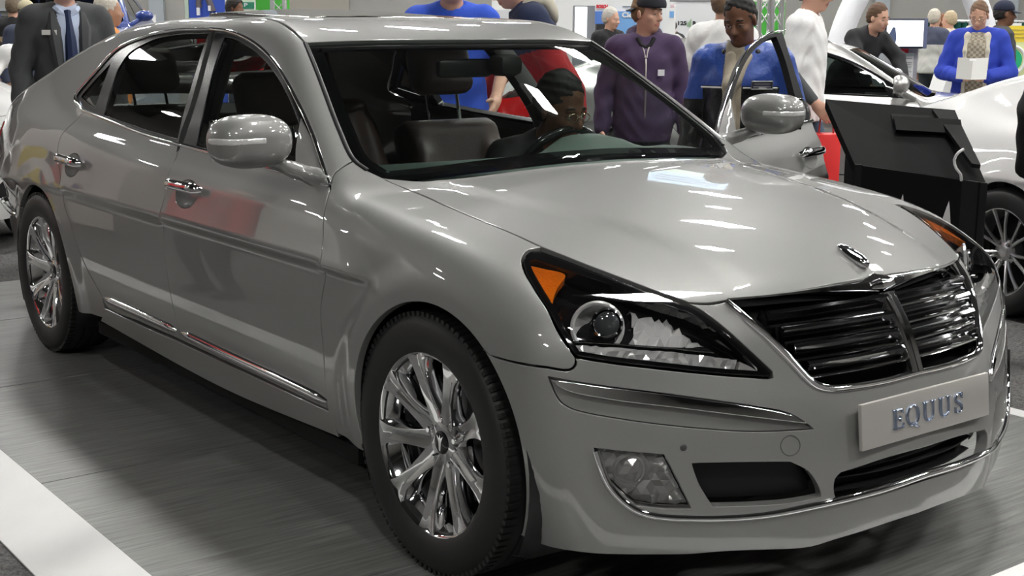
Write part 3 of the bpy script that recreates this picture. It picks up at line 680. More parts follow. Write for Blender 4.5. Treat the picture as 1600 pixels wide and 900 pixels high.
put('grille_back', panel(shrink(o_gb, -.01), 'front', h=.05, off=.06, flange=0), M_DARK, fr, 1)
# lower grille bars and chrome lip
lgp = empty('lower_grille', (0, 0, 0)); lgp.parent = CAR
for zz, yy in ((.352, .292), (.318, .287)):
    for sd in (1, -1): strip_tube([np.array([.84, .0, zz]), np.array([.835, .14, zz]), np.array([.80, yy, zz])], .008, .02, 'grille_bar', M_BLACK, lgp, sd, taper=False, lift=-.03)
lip3 = s3(LIP); lip3[-1, 1] = 0
lip3 = project(uv_front(np.vstack([s3([(931, 704), (940, 733)]), lip3])), 'front')
for sd in (1, -1): strip_tube(list(lip3), .020, .010, 'lip_chrome_strip', M_CHROME, bumper, sd, ns=12, taper=False)
# plate
PLT = empty('number_plate', (0, 0, 0)); PLT.parent = CAR
Mp = trs(.850, 0, .4885) @ Matrix.Rotation(math.radians(-6), 4, 'Y')
MB().box((0, 0, 0), (.012, .515, .113), Mp, bev=.003).build('plate_board', mat('brushed_aluminium_plate', (.62, .60, .57), .38, .55, noise=(4, .06)), PLT, smooth=True)
MB().box((-.03, 0, .0), (.05, .44, .08), Mp).build('plate_bracket', M_BLACK, PLT)
M_LET = mat('blue_chrome_letters', (.36, .42, .55), .14, .9)
def letter(name, strokes, y0, sc):
    mb = MB()
    for pts, wd_ in strokes:
        P = np.array(catmull(np.array([(a, b, 0.) for a, b in pts]), .06)); n = len(P); W = np.interp(np.linspace(0, 1, n), np.linspace(0, 1, len(wd_)), wd_); t = np.gradient(P, axis=0); t /= np.linalg.norm(t, axis=1, keepdims=True)+1e-9
        L = P[:, :2]+np.stack([-t[:, 1], t[:, 0]], 1)*W[:, None]/2; R = P[:, :2]-np.stack([-t[:, 1], t[:, 0]], 1)*W[:, None]/2
        V = []; 
        for l, r in zip(L, R):
            m_ = (l+r)/2
            for q, dx in ((l, .0), (l, .004), (m_, .0065), (r, .004), (r, .0)): V.append((.006+dx, y0+q[0]*sc, q[1]*sc))
        Fc = [(i*5+j, i*5+j+1, i*5+5+j+1, i*5+5+j) for i in range(n-1) for j in range(4)]+[tuple(range(5)), tuple((n-1)*5+j for j in range(4, -1, -1))]
        mb.add([Mp @ Vector(v) for v in V], Fc)
    return mb.build(name, M_LET, PLT)
T, t_ = .20, .075
LE = [([(.16, -.5), (.16, .5)], [T]), ([(.0, -.46), (.72, -.46)], [t_]), ([(.0, .46), (.68, .46)], [t_]), ([(.16, .0), (.52, .0)], [t_]), ([(.70, -.5), (.76, -.24)], [.10, .03]), ([(.66, .5), (.70, .27)], [.10, .03]), ([(.52, -.14), (.52, .14)], [.05])]
LQ = [([(.46+.44*math.cos(a), .5*math.sin(a)) for a in np.linspace(0, 2*math.pi, 17)], [T, .14, t_, .14, T, .14, t_, .14, T]), ([(.36, -.38), (.6, -.52), (.95, -.66)], [.10, .13, .04])]
LU = [([(.16, .5), (.16, -.15), (.26, -.42), (.48, -.48), (.68, -.40), (.78, -.15), (.78, .5)], [T, T, T*.9, .1, t_, t_, t_]), ([(.0, .46), (.34, .46)], [t_]), ([(.62, .46), (.94, .46)], [t_])]
LS = [([(.62, .26), (.54, .44), (.34, .47), (.16, .36), (.14, .18), (.34, .03), (.56, -.12), (.62, -.30), (.48, -.46), (.24, -.46), (.08, -.28)], [.05, .08, .10, .15, .19, .21, .19, .15, .10, .08, .06]), ([(.62, .5), (.62, .2)], [.05]), ([(.08, -.5), (.08, -.2)], [.05])]
sc = .050; yy = -.142
for nm, L_, adv in (('letter_e', LE, .94), ('letter_q', LQ, 1.12), ('letter_u', LU, 1.12), ('letter_u', LU, 1.12), ('letter_s', LS, .8)): letter(nm, L_, yy, sc); yy += adv*sc*1.14
# bonnet emblem: a small chrome winged ornament
eh = s3([(1337, 401)])[0]; eh[1] = 0; en = grad(eh[None])[0]
ex = np.array([en[2], 0, -en[0]]); f_em = field([('+', 0, 'e', (eh+en*.004, (.055, .020, .015), np.stack([ex, [0, 1, 0], en], 1))), ('+', .008, 'e', (eh+en*.011+ex*.018, (.036, .013, .012), np.stack([ex, [0, 1, 0], en], 1))), ('-', .003, 'c', (eh+en*.025+ex*.05+np.array([0, .007, 0]), eh+en*.017-ex*.04+np.array([0, .012, 0]), .006, .003)), ('-', .003, 'c', (eh+en*.025+ex*.05-np.array([0, .007, 0]), eh+en*.017-ex*.04-np.array([0, .012, 0]), .006, .003))])
soft('bonnet_emblem', None, eh-.075, eh+.075, .0035, M_CHROME, CAR, f=f_em)
# ------------------------------------------------------------------ lamps
def facets(out, h, off, jit, holes=()):
    V, Fc, N = panel(out, 'front', holes, h=h, off=off, flange=0); return V-N*(rng.random(len(V))[:, None]*jit), Fc, N
def pxo(px): return outline([px+[px[0]]], 'front', .01)
M_AMBER = mat('amber_reflector', (.95, .22, .01), .18, coat=1, bump=(120, .5)); 
_b = M_AMBER.node_tree.nodes['Principled BSDF']; _b.inputs['Subsurface Weight'].default_value = 0
M_REFL = mat('lamp_reflector', (.97, .97, .97), .12, .40)
M_CLEAR = mat('clear_lamp_plastic', (.55, .56, .57), .12, .3, coat=1)
def ring_bowl(mb, c, ax, r, depth, n=28, rows=6, hole=.0):
    ax = Vector(ax).normalized(); q = ax.to_track_quat('Z', 'Y').to_matrix().to_4x4(); M = Matrix.Translation(Vector(c)) @ q
    V = []; Fc = []
    for i in range(rows+1):
        s_ = hole+(1-hole)*i/rows
        for j in range(n): a = 2*math.pi*j/n; V.append((r*s_*math.cos(a), r*s_*math.sin(a), -depth*(1-s_*s_)))
    for i in range(rows):
        for j in range(n): Fc.append((i*n+j, i*n+(j+1) % n, (i+1)*n+(j+1) % n, (i+1)*n+j))
    return mb.add(V, Fc, M)
def dome(mb, c, ax, r, hgt, n=24, rows=5):
    ax = Vector(ax).normalized(); q = ax.to_track_quat('Z', 'Y').to_matrix().to_4x4(); M = Matrix.Translation(Vector(c)) @ q; V = []; Fc = []
    for i in range(rows+1):
        t = math.pi/2*i/rows
        for j in range(n): a = 2*math.pi*j/n; V.append((r*math.cos(t)*math.cos(a), r*math.cos(t)*math.sin(a), hgt*math.sin(t)))
    for i in range(rows):
        for j in range(n): Fc.append((i*n+j, i*n+(j+1) % n, (i+1)*n+(j+1) % n, (i+1)*n+j))
    return mb.add(V, Fc, M)
AMB = pxo([(827, 405), (850, 410), (886, 422), (874, 440), (867, 460), (864, 476), (856, 470), (838, 434)])
LED = outline([[(893, 533), (950, 537), (1060, 548), (1157, 560)], [(1157, 560), (1155, 582)], [(1155, 582), (1060, 574), (950, 561), (900, 552)], [(900, 552), (893, 533)]], 'front', .01)
TIP = pxo([(1160, 562), (1178, 570), (1199, 585), (1190, 587), (1158, 583)])
R2 = outline([[(985, 456), (1030, 470), (1065, 490), (1112, 535)], [(1112, 535), (1050, 533), (990, 528)], [(990, 528), (1000, 500), (985, 456)]], 'front', .01)
BAR = outline([[(896, 526), (950, 529), (1040, 537), (1112, 541)], [(1112, 541), (1125, 550), (1060, 545), (950, 534), (897, 531)], [(897, 531), (896, 526)]], 'front', .01)
vf_l = dict(amber=panel(AMB, 'front', h=.02, off=.016, flange=.02), led=facets(LED, .0135, .022, .012), tip=panel(TIP, 'front', h=.03, off=.02, flange=.02), r2=facets(R2, .026, .045, .03), bar=panel(BAR, 'front', h=.03, off=.02, flange=.03))
FR1 = facets(f_fog, .02, .024, .018)
pc = inner(s3([(938, 488)]), .052)[0]; pl = inner(s3([(952, 493)]), .03)[0]; fogc = inner(s3([(985, 737)]), .018)[0]
for sd in (1, -1):
    S = np.array([1, sd, 1.]); hl = empty('headlamp', (0, 0, 0)); hl.parent = CAR
    put('lamp_housing', VF['hback'], M_GLOSSBLACK, hl, sd); put('lamp_bezel', VF['bezel'], M_GLOSSBLACK, hl, sd); put('lamp_cover', VF['lens'], M_LENS, hl, sd)
    put('amber_reflector', vf_l['amber'], M_AMBER, hl, sd)
    for k_, nm in (('led', 'led_strip'), ('tip', 'chrome_tip'), ('r2', 'main_beam_reflector'), ('bar', 'chrome_bar')):
        o = put(nm, vf_l[k_], M_REFL if k_ != 'bar' else M_CHROME, hl, sd)
        if k_ in ('led', 'r2'):
            me = o.data; me.polygons.foreach_set('use_smooth', np.zeros(len(me.polygons), dtype=bool)); me.free_normals_split() if hasattr(me, 'free_normals_split') else None
            if 'custom_normal' in me.attributes: me.attributes.remove(me.attributes['custom_normal'])
    ax = np.array([.75, .55, .12])*S
    mb = MB(); ring_bowl(mb, pc*S, ax, .060, .05, n=14, rows=4, hole=.3); mb.tube([pc*S+ax*.002+(np.array(Matrix.Rotation(2*math.pi*i/28, 3, Vector(ax)) @ Vector(np.cross(ax, [0, 0, 1]))))*.064 for i in range(28)], .006, 6, closed=True); mb.build('projector_bowl', M_REFL, hl)
    mb = MB(); mb.tube([pl*S-ax*.05, pl*S-ax*.004], .034, 24, cap=False); mb.tube([pl*S-ax*.004+(np.array(Matrix.Rotation(2*math.pi*i/28, 3, Vector(ax)) @ Vector(np.cross(ax, [0, 0, 1]))))*.036 for i in range(28)], .005, 6, closed=True); mb.build('projector_ring', M_CHROME, hl, smooth=True)
    dome(MB(), pl*S-ax*.008, ax, .032, .016).build('projector_lens', mat('projector_glass', (.05, .055, .06), .03, 0, coat=1, spec=1), hl, smooth=True)
    fg = empty('fog_lamp', (0, 0, 0)); fg.parent = CAR
    o = put('fog_reflector', FR1, M_REFL, fg, sd); me = o.data; me.polygons.foreach_set('use_smooth', np.zeros(len(me.polygons), dtype=bool))
    if 'custom_normal' in me.attributes: me.attributes.remove(me.attributes['custom_normal'])
    put('fog_cover', VF['foglens'], M_LENS, fg, sd)
    ax2 = np.array([.8, .5, .1])*S; mb = MB(); ring_bowl(mb, fogc*S-ax2*.006, ax2, .036, .03, n=20, rows=4); mb.tube([fogc*S+(np.array(Matrix.Rotation(2*math.pi*i/24, 3, Vector(ax2)) @ Vector(np.cross(ax2, [0, 0, 1]))))*.038 for i in range(24)], .005, 6, closed=True); mb.build('fog_bowl', M_REFL, fg, smooth=True)
    dome(MB(), fogc*S-ax2*.03, ax2, .011, .012, 12, 4).build('fog_bulb', M_CLEAR, fg, smooth=True)
    # parking sensor and tow-eye cover
    p0 = s3([(1068, 699.5)])[0]; nn = grad(p0[None])[0]; dome(MB(), (p0-nn*.001)*S, nn*S, .009, .003, 16, 3).build('parking_sensor', mat('sensor_grey', (.05, .05, .05), .5), bumper, smooth=True)
    p0 = s3([(1235, 696)])[0]; nn = grad(p0[None])[0]
    if sd > 0:
        pass
    else:
        q = Vector(nn*S); mb = MB(); e1 = np.cross(nn*S, [0, 0, 1]); e1 /= np.linalg.norm(e1); e2 = np.cross(nn*S, e1)
        mb.tube([p0*S+nn*S*.0004+.024*(e1*math.cos(a)+e2*math.sin(a)) for a in np.linspace(0, 2*math.pi, 28, endpoint=False)], .0012, 5, closed=True); mb.build('tow_eye_cover', mat('shade_line', (.10, .10, .10), .6), bumper, smooth=True)
# ------------------------------------------------------------------ door handles and mirrors
for sd in (1, -1):
    S = np.array([1, sd, 1.])
    for dr, cup, line in ((DOORS[sd][0], h_fcup, [(270, 288.5), (292, 294), (317, 299)]), (DOORS[sd][1], h_rcup, [(96, 248), (112, 253), (129, 258)])):
        L3 = s3(line); N3 = grad(L3); c = UVM['side'][0](L3)
        q = panel(cup, 'side', h=.02, flange=0); cc = cup.mean(0); Uq = uv_side(q[0]); rr = np.sqrt((((Uq-cc)/np.abs(cup-cc).max(0))**2).sum(1)); V = q[0]-q[2]*(.028*np.clip(1-rr*rr, 0, 1)**.7+.002)[:, None]
        me_o = mobj('handle_cup', V*S, q[1] if sd > 0 else [f[::-1] for f in q[1]], M_PAINT, dr)
        P = np.array(catmull(np.array([L3[0]+N3[0]*.006, L3[0]*.9+L3[1]*.1+N3[0]*.026, L3[1]+N3[1]*.032, L3[2]*.9+L3[1]*.1+N3[2]*.026, L3[2]+N3[2]*.006]), .012))
        rad = np.interp(np.linspace(0, 1, len(P)), [0, .1, .5, .9, 1], [.012, .017, .0185, .017, .012])
        MB().tube(P*S, list(rad), 12, flat=.7).build('door_handle', M_CHROME, dr, smooth=True)
def mirror(sd, parent):
    S = np.array([1, sd, 1.]); c = on(392, 221, 1, -1.035)*[1, -1, 1]; mr = empty('wing_mirror', (0, 0, 0)); mr.parent = parent
    R = eulmat(0, 0, math.radians(-8)*1)
    def g(P):
        d = (P*S-c)@R; x, y, z = d[:, 0]/.085, d[:, 1]/.125, d[:, 2]/(.078+.012*np.clip(-d[:, 1]/.12, -1, 1)*0)
        x = np.where(x > 0, x, x*.75); k = (np.abs(x)**2.3+np.abs(y)**2.6+np.abs(z)**2.5)**(1/2.4); e = (k-1)*.07
        return smax(e, -(d[:, 0]+.06), .01)
    ind = lambda P: 0
    lo, hi = c*S-.17, c*S+.17
    def cls(Q):
        d = (Q*S-c)@R; zb = .010-.045*np.clip(d[:, 1]/.12, -1, 1)*.35; return np.where(np.abs(d[:, 2]-zb+.004) < .011, 1, 0)
    soft('mirror_housing', None, lo, hi, .0055, M_PAINT, mr, f=g)
    def gb(P):
        d = (P*S-c)@R; zb = .006; return np.maximum.reduce([g(P)-.0022, np.abs(d[:, 2]-zb)-.0095, .006-d[:, 1], -.03-d[:, 0]])
    soft('mirror_signal_band', None, lo, hi, .0045, mat('mirror_signal_band', (.80, .80, .79), .12, .3, coat=1), mr, f=gb)
    base = s3([(494, 276)])[0]; bn_ = grad(base[None])[0]; b0 = base-bn_*.012; tip_ = c+np.array([-.012, -.075, -.058])
    prim = [('+', 0, 'c', (b0*S, (b0*.45+tip_*.55+np.array([0, 0, -.006]))*S, .030, .021)), ('+', .02, 'c', ((b0*.45+tip_*.55+np.array([0, 0, -.006]))*S, (tip_+np.array([0, .05, .015]))*S, .021, .022)), ('+', .025, 'c', ((b0+np.array([.045, 0, -.004]))*S, (b0+np.array([-.05, -.004, .0]))*S, .020, .024))]
    soft('mirror_arm', prim, np.minimum(base*S, c*S)-.14, np.maximum(base*S, c*S)+.14, .008, M_PAINT, mr)
    gm = MB().box((0, 0, 0), (.004, .20, .12), trs(*((c+np.array([-.058, 0, 0]))*S)), bev=.02).build('mirror_glass', mat('mirror_silver', (.8, .8, .8), .02, 1), mr, smooth=True)
    # triangular sail ahead of the side glass
    o_s = outline([[(471, 184), (462, 236)], [(462, 236), (462, 262)], [(462, 262), (490, 274), (511, 289)], [(511, 289), (490, 222), (471, 184)]], 'side')
    put('mirror_sail', panel(o_s, 'side', h=.03, off=-.003, flange=.01), M_PAINT, mr, sd)
    return mr
for sd in (1, -1): mirror(sd, DOORS[sd][0])
# ------------------------------------------------------------------ cabin
def trim_panel(name, out, kind, off, m, parent, sd, holes=(), h=.06): return put(name, panel(out, kind, holes, h=h, off=off, flange=0), m, parent, sd)
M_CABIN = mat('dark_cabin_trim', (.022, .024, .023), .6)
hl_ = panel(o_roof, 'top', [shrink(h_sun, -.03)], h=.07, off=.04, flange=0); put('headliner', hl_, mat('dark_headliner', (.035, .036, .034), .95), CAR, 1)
big = shrink(o_side, .02)
for sd in (1, -1):
    fd, rd = DOORS[sd]
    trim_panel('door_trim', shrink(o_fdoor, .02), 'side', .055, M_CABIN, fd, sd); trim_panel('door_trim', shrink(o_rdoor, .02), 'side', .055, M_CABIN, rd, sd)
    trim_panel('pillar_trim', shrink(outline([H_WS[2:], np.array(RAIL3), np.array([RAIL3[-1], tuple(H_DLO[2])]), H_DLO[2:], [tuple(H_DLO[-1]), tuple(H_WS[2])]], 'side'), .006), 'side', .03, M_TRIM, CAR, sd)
    bp_ = [tuple(q) for q in s3([(281, 227), (300, 168), (320, 95), (334, 47)])]
    P = np.array(catmull(np.array([(-1.60, .90, .35), (-1.60, .90, .7)]+bp_), .06)); N_ = grad(P); mb = MB(); mb.tube((P-N_*.05)*[1, sd, 1], .035, 8, flat=1.6); mb.build('pillar_post', M_CABIN, CAR, smooth=True)
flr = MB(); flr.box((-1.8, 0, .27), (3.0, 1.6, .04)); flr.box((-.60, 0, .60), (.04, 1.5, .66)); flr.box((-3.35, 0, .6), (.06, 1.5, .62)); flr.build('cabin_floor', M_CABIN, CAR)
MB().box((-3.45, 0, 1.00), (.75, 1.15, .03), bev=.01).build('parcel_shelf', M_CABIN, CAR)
# dashboard: top pad under the windscreen with the hood over the instruments
V = []; Fc = []; ny = 33
for i, yv in enumerate(np.linspace(-.74, .74, ny)):
    hump = math.exp(-((yv-.38)/.17)**4)
    e = .05*(yv/.74)**2
    for x_, z_ in ((-.50-e*1.2, .955), (-.62-e, .985), (-.74-e, .988+.010*hump), (-.84-e, .985+.045*hump), (-.93-e, .972+.066*hump), (-.985-e, .945+.060*hump), (-1.0-e, .90), (-.97, .74), (-.88, .55), (-.75, .45)): V.append((x_, yv, z_))
for i in range(ny-1):
    for j in range(9): Fc.append((i*10+j, i*10+j+1, (i+1)*10+j+1, (i+1)*10+j))
MB().add(V, Fc).build('dashboard', M_DASH, CAR, smooth=True)
MB().box((-1.25, 0, .50), (.95, .25, .36), bev=.04).build('centre_console', M_CABIN, CAR, smooth=True)
# steering wheel
sw = empty('steering_wheel', (0, 0, 0)); sw.parent = CAR
Ms = trs(-1.09, .38, .885) @ Matrix.Rotation(math.radians(-62), 4, 'Y')
mb = MB(); mb.tube([Ms @ Vector((.19*math.cos(a), .19*math.sin(a), 0)) for a in np.linspace(0, 2*math.pi, 40, endpoint=False)], .016, 10, closed=True); mb.build('steering_rim', mat('polished_black_leather', (.012, .012, .012), .18, coat=.5), sw, smooth=True)
mb = MB(); mb.tube([Ms @ Vector((-.18, 0, 0)), Ms @ Vector((.02, 0, -.02)), Ms @ Vector((.0, .18, 0))], .02, 8); mb.tube([Ms @ Vector((.0, -.18, 0)), Ms @ Vector((0, 0, -.02))], .02, 8); mb.build('steering_spokes', M_CABIN, sw, smooth=True)
MB().lathe([(0, -.03), (.06, -.028), (.075, 0), (.07, .04), (.04, .2)], 24, Ms @ Matrix.Rotation(math.radians(-90), 4, 'X')).build('steering_boss', M_CABIN, sw, smooth=True)
# seats
def seat(x, y, w, name, rec, dz=0., gap=0., head=True, m=M_LEATHER):
    st = empty(name, (0, 0, dz)); st.parent = CAR; c, s_ = math.cos(rec), math.sin(rec)
    def bk(a, b): return (x-.27-a*s_+b*c*0, y, .55+a*c)   # point a up the backrest
    pr = [('+', 0, 'b', ((x, y, .46), (.27, w, .10), .06, None)), ('+', .04, 'c', ((x-.22, y-w+.05, .53), (x+.22, y-w+.05, .54), .06, .06)), ('+', .04, 'c', ((x-.22, y+w-.05, .53), (x+.22, y+w-.05, .54), .06, .06))]
    soft('seat_cushion', pr, (x-.36, y-w-.05, .30), (x+.36, y+w+.05, .66), .022, m, st)
    R = eulmat(0, -rec, 0); bc = np.array(bk(.30, 0)); f1 = lambda a, dy, dx: np.array([x-.27-a*s_+dx, y+dy, .55+a*c])
    pr = [('+', 0, 'b', (bc, (.065, w-.02, .33), .06, R)), ('+', .05, 'c', (f1(-.02, -w+.05, .05), f1(.48, -w+.08, .05), .06, .05)), ('+', .05, 'c', (f1(-.02, w-.05, .05), f1(.48, w-.08, .05), .06, .05))]
    soft('seat_backrest', pr, (x-.70, y-w-.06, .34), (x+.02, y+w+.06, 1.22), .022, m, st)
    if head:
        hc = f1(.80+gap, 0, .03); soft('headrest', [('+', 0, 'b', (hc, (.055, .145, .105), .05, R))], hc-.2, hc+.2, .015, m, st)
        pm = MB(); pm.tube([f1(.58, -.075, 0), f1(.80+gap, -.075, .02)], .007, 8); pm.tube([f1(.58, .075, 0), f1(.80+gap, .075, .02)], .007, 8); pm.build('headrest_post', M_CHROME, st, smooth=True)
    return st
seat(-1.38, .38, .27, 'driver_seat', math.radians(17), -.115, .045); seat(-1.36, -.38, .27, 'passenger_seat', math.radians(22), -.15)
seat(-2.50, .40, .33, 'rear_seat', math.radians(25), -.06); seat(-2.50, -.40, .33, 'rear_seat', math.radians(25), -.06)
# inner mirror
rm = MB(); rm.box((-1.12, -.02, 1.275), (.035, .235, .065), bev=.02); rm.build('inner_mirror', M_BLACK, CAR, smooth=True)
MB().box((-1.06, .115, 1.285), (.10, .10, .075), bev=.025).build('mirror_sensor_pod', mat('pod_black', (.02, .02, .02), .45), CAR, smooth=True)
# tilted glass sunroof with its dark well and rail
gsr = MB(); Mg = trs(-1.55, 0, 1.466) @ Matrix.Rotation(math.radians(0), 4, 'Y')
V, Fc, N = panel(shrink(h_sun, .012), 'top', h=.08, off=-.001, flange=.02); V = V.copy(); V[:, 2] += -.004+.014*sstep(-1.45, -2.4, V[:, 0])
mobj('sunroof_glass', V, Fc, M_GLOSSBLACK, CAR)
V, Fc, N = panel(shrink(h_sun, -.005), 'top', h=.1, off=.03, flange=0); mobj('sunroof_well', V, Fc, M_DARK, CAR)
# rear lamps and rear bumper
tl = outline([np.array([(-4.02, .78, .95), (-4.12, .74, .93), (-4.22, .60, .90), (-4.24, .45, .90)]), np.array([(-4.24, .45, .90), (-4.25, .45, .72)]), np.array([(-4.25, .45, .72), (-4.18, .68, .72), (-4.05, .78, .72), (-3.98, .80, .76)]), np.array([(-3.98, .80, .76), (-4.02, .78, .95)])], 'rear')
rb_half = [np.array([(-4.25, 0, .71), (-4.25, .45, .71), (-4.18, .68, .71), (-4.0, .80, .70), (-3.6, .89, .655), (-3.34, .92, .62)]), np.array(A_R(135, 197)), np.array([(-3.39, .9, .24), (-3.8, .85, .22), (-4.1, .70, .22), (-4.2, .4, .22), (-4.22, 0, .22)])]
put('rear_bumper', panel(half_full(rb_half, 'rear', .03), 'rear', h=.05), M_PAINT, CAR, 1)
rt_half = [np.array([(-4.24, 0, 1.0), (-4.22, .35, .99), (-4.16, .62, .97)]), np.array([(-4.16, .62, .97), (-4.24, .44, .90), (-4.25, .44, .72)]), np.array([(-4.25, .44, .72), (-4.26, 0, .72)])]
put('trunk_face', panel(half_full(rt_half, 'rear', .03), 'rear', h=.05), M_PAINT, CAR, 1)
for sd in (1, -1):
    put('tail_lamp', panel(tl, 'rear', h=.04, off=-.004), mat('red_lamp_plastic', (.45, .01, .012), .08, coat=1), CAR, sd)
    strip_tube([np.array(q) for q in ((-3.45, .91, .56), (-3.7, .87, .56), (-4.0, .80, .56), (-4.15, .70, .56))], .03, .010, 'rear_bumper_strip', M_CHROME, CAR, sd)
# driver's door stands open
H_ = Vector((-.65, 1.1, 0)); Rm = Matrix.Rotation(-math.radians(70), 4, 'Z'); fdL = DOORS[1][0]
fdL.matrix_local = Matrix.Translation(H_) @ Rm @ Matrix.Translation(-H_)
# ================================================================== the hall
def struct(o): o['kind'] = 'structure'; return o
HD = np.array([math.cos(YAW), math.sin(YAW), 0]); HR = np.array([math.sin(YAW), -math.cos(YAW), 0])
MH = Matrix(((HR[0], HD[0], 0, CAM[0]), (HR[1], HD[1], 0, CAM[1]), (0, 0, 1, 0), (0, 0, 0, 1)))    # hall axes: x to the right, y away from the viewer
def hpos(x, y, z=FLOOR_Z): v = MH @ Vector((x, y, z)); return np.array(v)
def carpet():
    m = bpy.data.materials.new('speckled_grey_carpet'); m.use_nodes = True; nt = m.node_tree; b = nt.nodes['Principled BSDF']; b.inputs['Roughness'].default_value = .95; b.inputs['Specular IOR Level'].default_value = .1
    tc = nt.nodes.new('ShaderNodeTexCoord'); n = nt.nodes.new('ShaderNodeTexNoise'); n.inputs['Scale'].default_value = 90; n.inputs['Detail'].default_value = 5; n.inputs['Roughness'].default_value = .8
    cr = nt.nodes.new('ShaderNodeValToRGB'); cr.color_ramp.elements[0].position = .36; cr.color_ramp.elements[0].color = (.045, .044, .046, 1); cr.color_ramp.elements[1].position = .68; cr.color_ramp.elements[1].color = (.23, .225, .22, 1)
    nt.links.new(tc.outputs['Object'], n.inputs['Vector']); nt.links.new(n.outputs['Fac'], cr.inputs['Fac']); nt.links.new(cr.outputs['Color'], b.inputs['Base Color']); return m
def laminate():
    m = bpy.data.materials.new('dark_grey_laminate'); m.use_nodes = True; nt = m.node_tree; b = nt.nodes['Principled BSDF']; b.inputs['Roughness'].default_value = .30; b.inputs['Specular IOR Level'].default_value = .42
    tc = nt.nodes.new('ShaderNodeTexCoord'); mp = nt.nodes.new('ShaderNodeMapping'); mp.inputs['Scale'].default_value = (34, 1.6, 1); n = nt.nodes.new('ShaderNodeTexNoise'); n.inputs['Scale'].default_value = 2.2; n.inputs['Detail'].default_value = 6; n.inputs['Roughness'].default_value = .65
    cr = nt.nodes.new('ShaderNodeValToRGB'); cr.color_ramp.elements[0].position = .3; cr.color_ramp.elements[0].color = (.105, .106, .103, 1); cr.color_ramp.elements[1].position = .72; cr.color_ramp.elements[1].color = (.285, .288, .278, 1)
    nt.links.new(tc.outputs['Object'], mp.inputs['Vector']); nt.links.new(mp.outputs['Vector'], n.inputs['Vector']); nt.links.new(n.outputs['Fac'], cr.inputs['Fac']); nt.links.new(cr.outputs['Color'], b.inputs['Base Color'])
    rr = nt.nodes.new('ShaderNodeMapRange'); rr.inputs['To Min'].default_value = .24; rr.inputs['To Max'].default_value = .40; nt.links.new(n.outputs['Fac'], rr.inputs['Value']); nt.links.new(rr.outputs['Result'], b.inputs['Roughness'])
    return m
def slab(name, x0, x1, y0, y1, z0, z1, m, M=MH): return struct(MB().box(((x0+x1)/2, (y0+y1)/2, (z0+z1)/2), (x1-x0, y1-y0, z1-z0), M).build(name, m))
M_CARPET = carpet(); M_WALLC = mat('grey_concrete', (.27, .265, .25), .85, noise=(1.5, .12)); M_CEIL = mat('dark_ceiling_deck', (.085, .085, .085), .9, noise=(.6, .06))
WX0, WX1, WY0, WY1, CZ = -24, 26, -16, 34, 8.6
slab('floor', WX0, WX1, WY0, WY1, FLOOR_Z-.1, FLOOR_Z, M_CARPET); slab('ceiling', WX0, WX1, WY0, WY1, CZ, CZ+.2, M_CEIL)
slab('wall_back', WX0, WX1, WY1, WY1+.3, FLOOR_Z, CZ, M_WALLC); slab('wall_front', WX0, WX1, WY0-.3, WY0, FLOOR_Z, CZ, M_WALLC)
slab('wall_left', WX0-.3, WX0, WY0, WY1, FLOOR_Z, CZ, M_WALLC); slab('wall_right', WX1, WX1+.3, WY0, WY1, FLOOR_Z, CZ, M_WALLC)
# pale band, ledges and pilasters of the back wall
M_BAND = mat('pale_wall_panel', (.42, .42, .40), .8); M_PIL = mat('blue_grey_steel', (.30, .33, .36), .55)
for i, (x0, x1, z0, z1) in enumerate(((-24, -9.2, 1.72, 1.78), (-9, 26, 2.55, 2.62))): slab('trim_%d' % (i+1), x0, x1, WY1-.12, WY1, z0, z1, M_PIL)
for i, xx in enumerate((-8.9, -7.4, -6.2, 9.2, 12.4, 14.7)): slab('trim_%d' % (i+3), xx-.18, xx+.18, WY1-.15, WY1, FLOOR_Z, 6, M_PIL)
struct(MB().box((-6.8, WY1-.06, 1.1), (1.05, .06, 2.3), MH).build('door_1', mat('grey_steel_door', (.36, .38, .40), .5)))
struct(MB().box((-4.9, WY1-.06, 1.1), (1.6, .06, 2.3), MH).build('door_2', mat('brown_grey_door', (.27, .25, .22), .6)))
slab('trim_9', -17.5, -14.5, WY1-.08, WY1, .8, 1.62, mat('dark_wall_opening', (.06, .06, .06), .8)); slab('trim_10', -13, -9.5, WY1-.08, WY1, .2, 1.6, mat('dark_wall_opening', (.06, .06, .06), .8))
# roof beams under the ceiling
for i in range(6): slab('ceiling_beam_%d' % (i+1), WX0, WX1, WY0+5+8*i, WY0+5.35+8*i, CZ-.75, CZ-.05, mat('beam_grey', (.10, .10, .10), .7)) if True else None
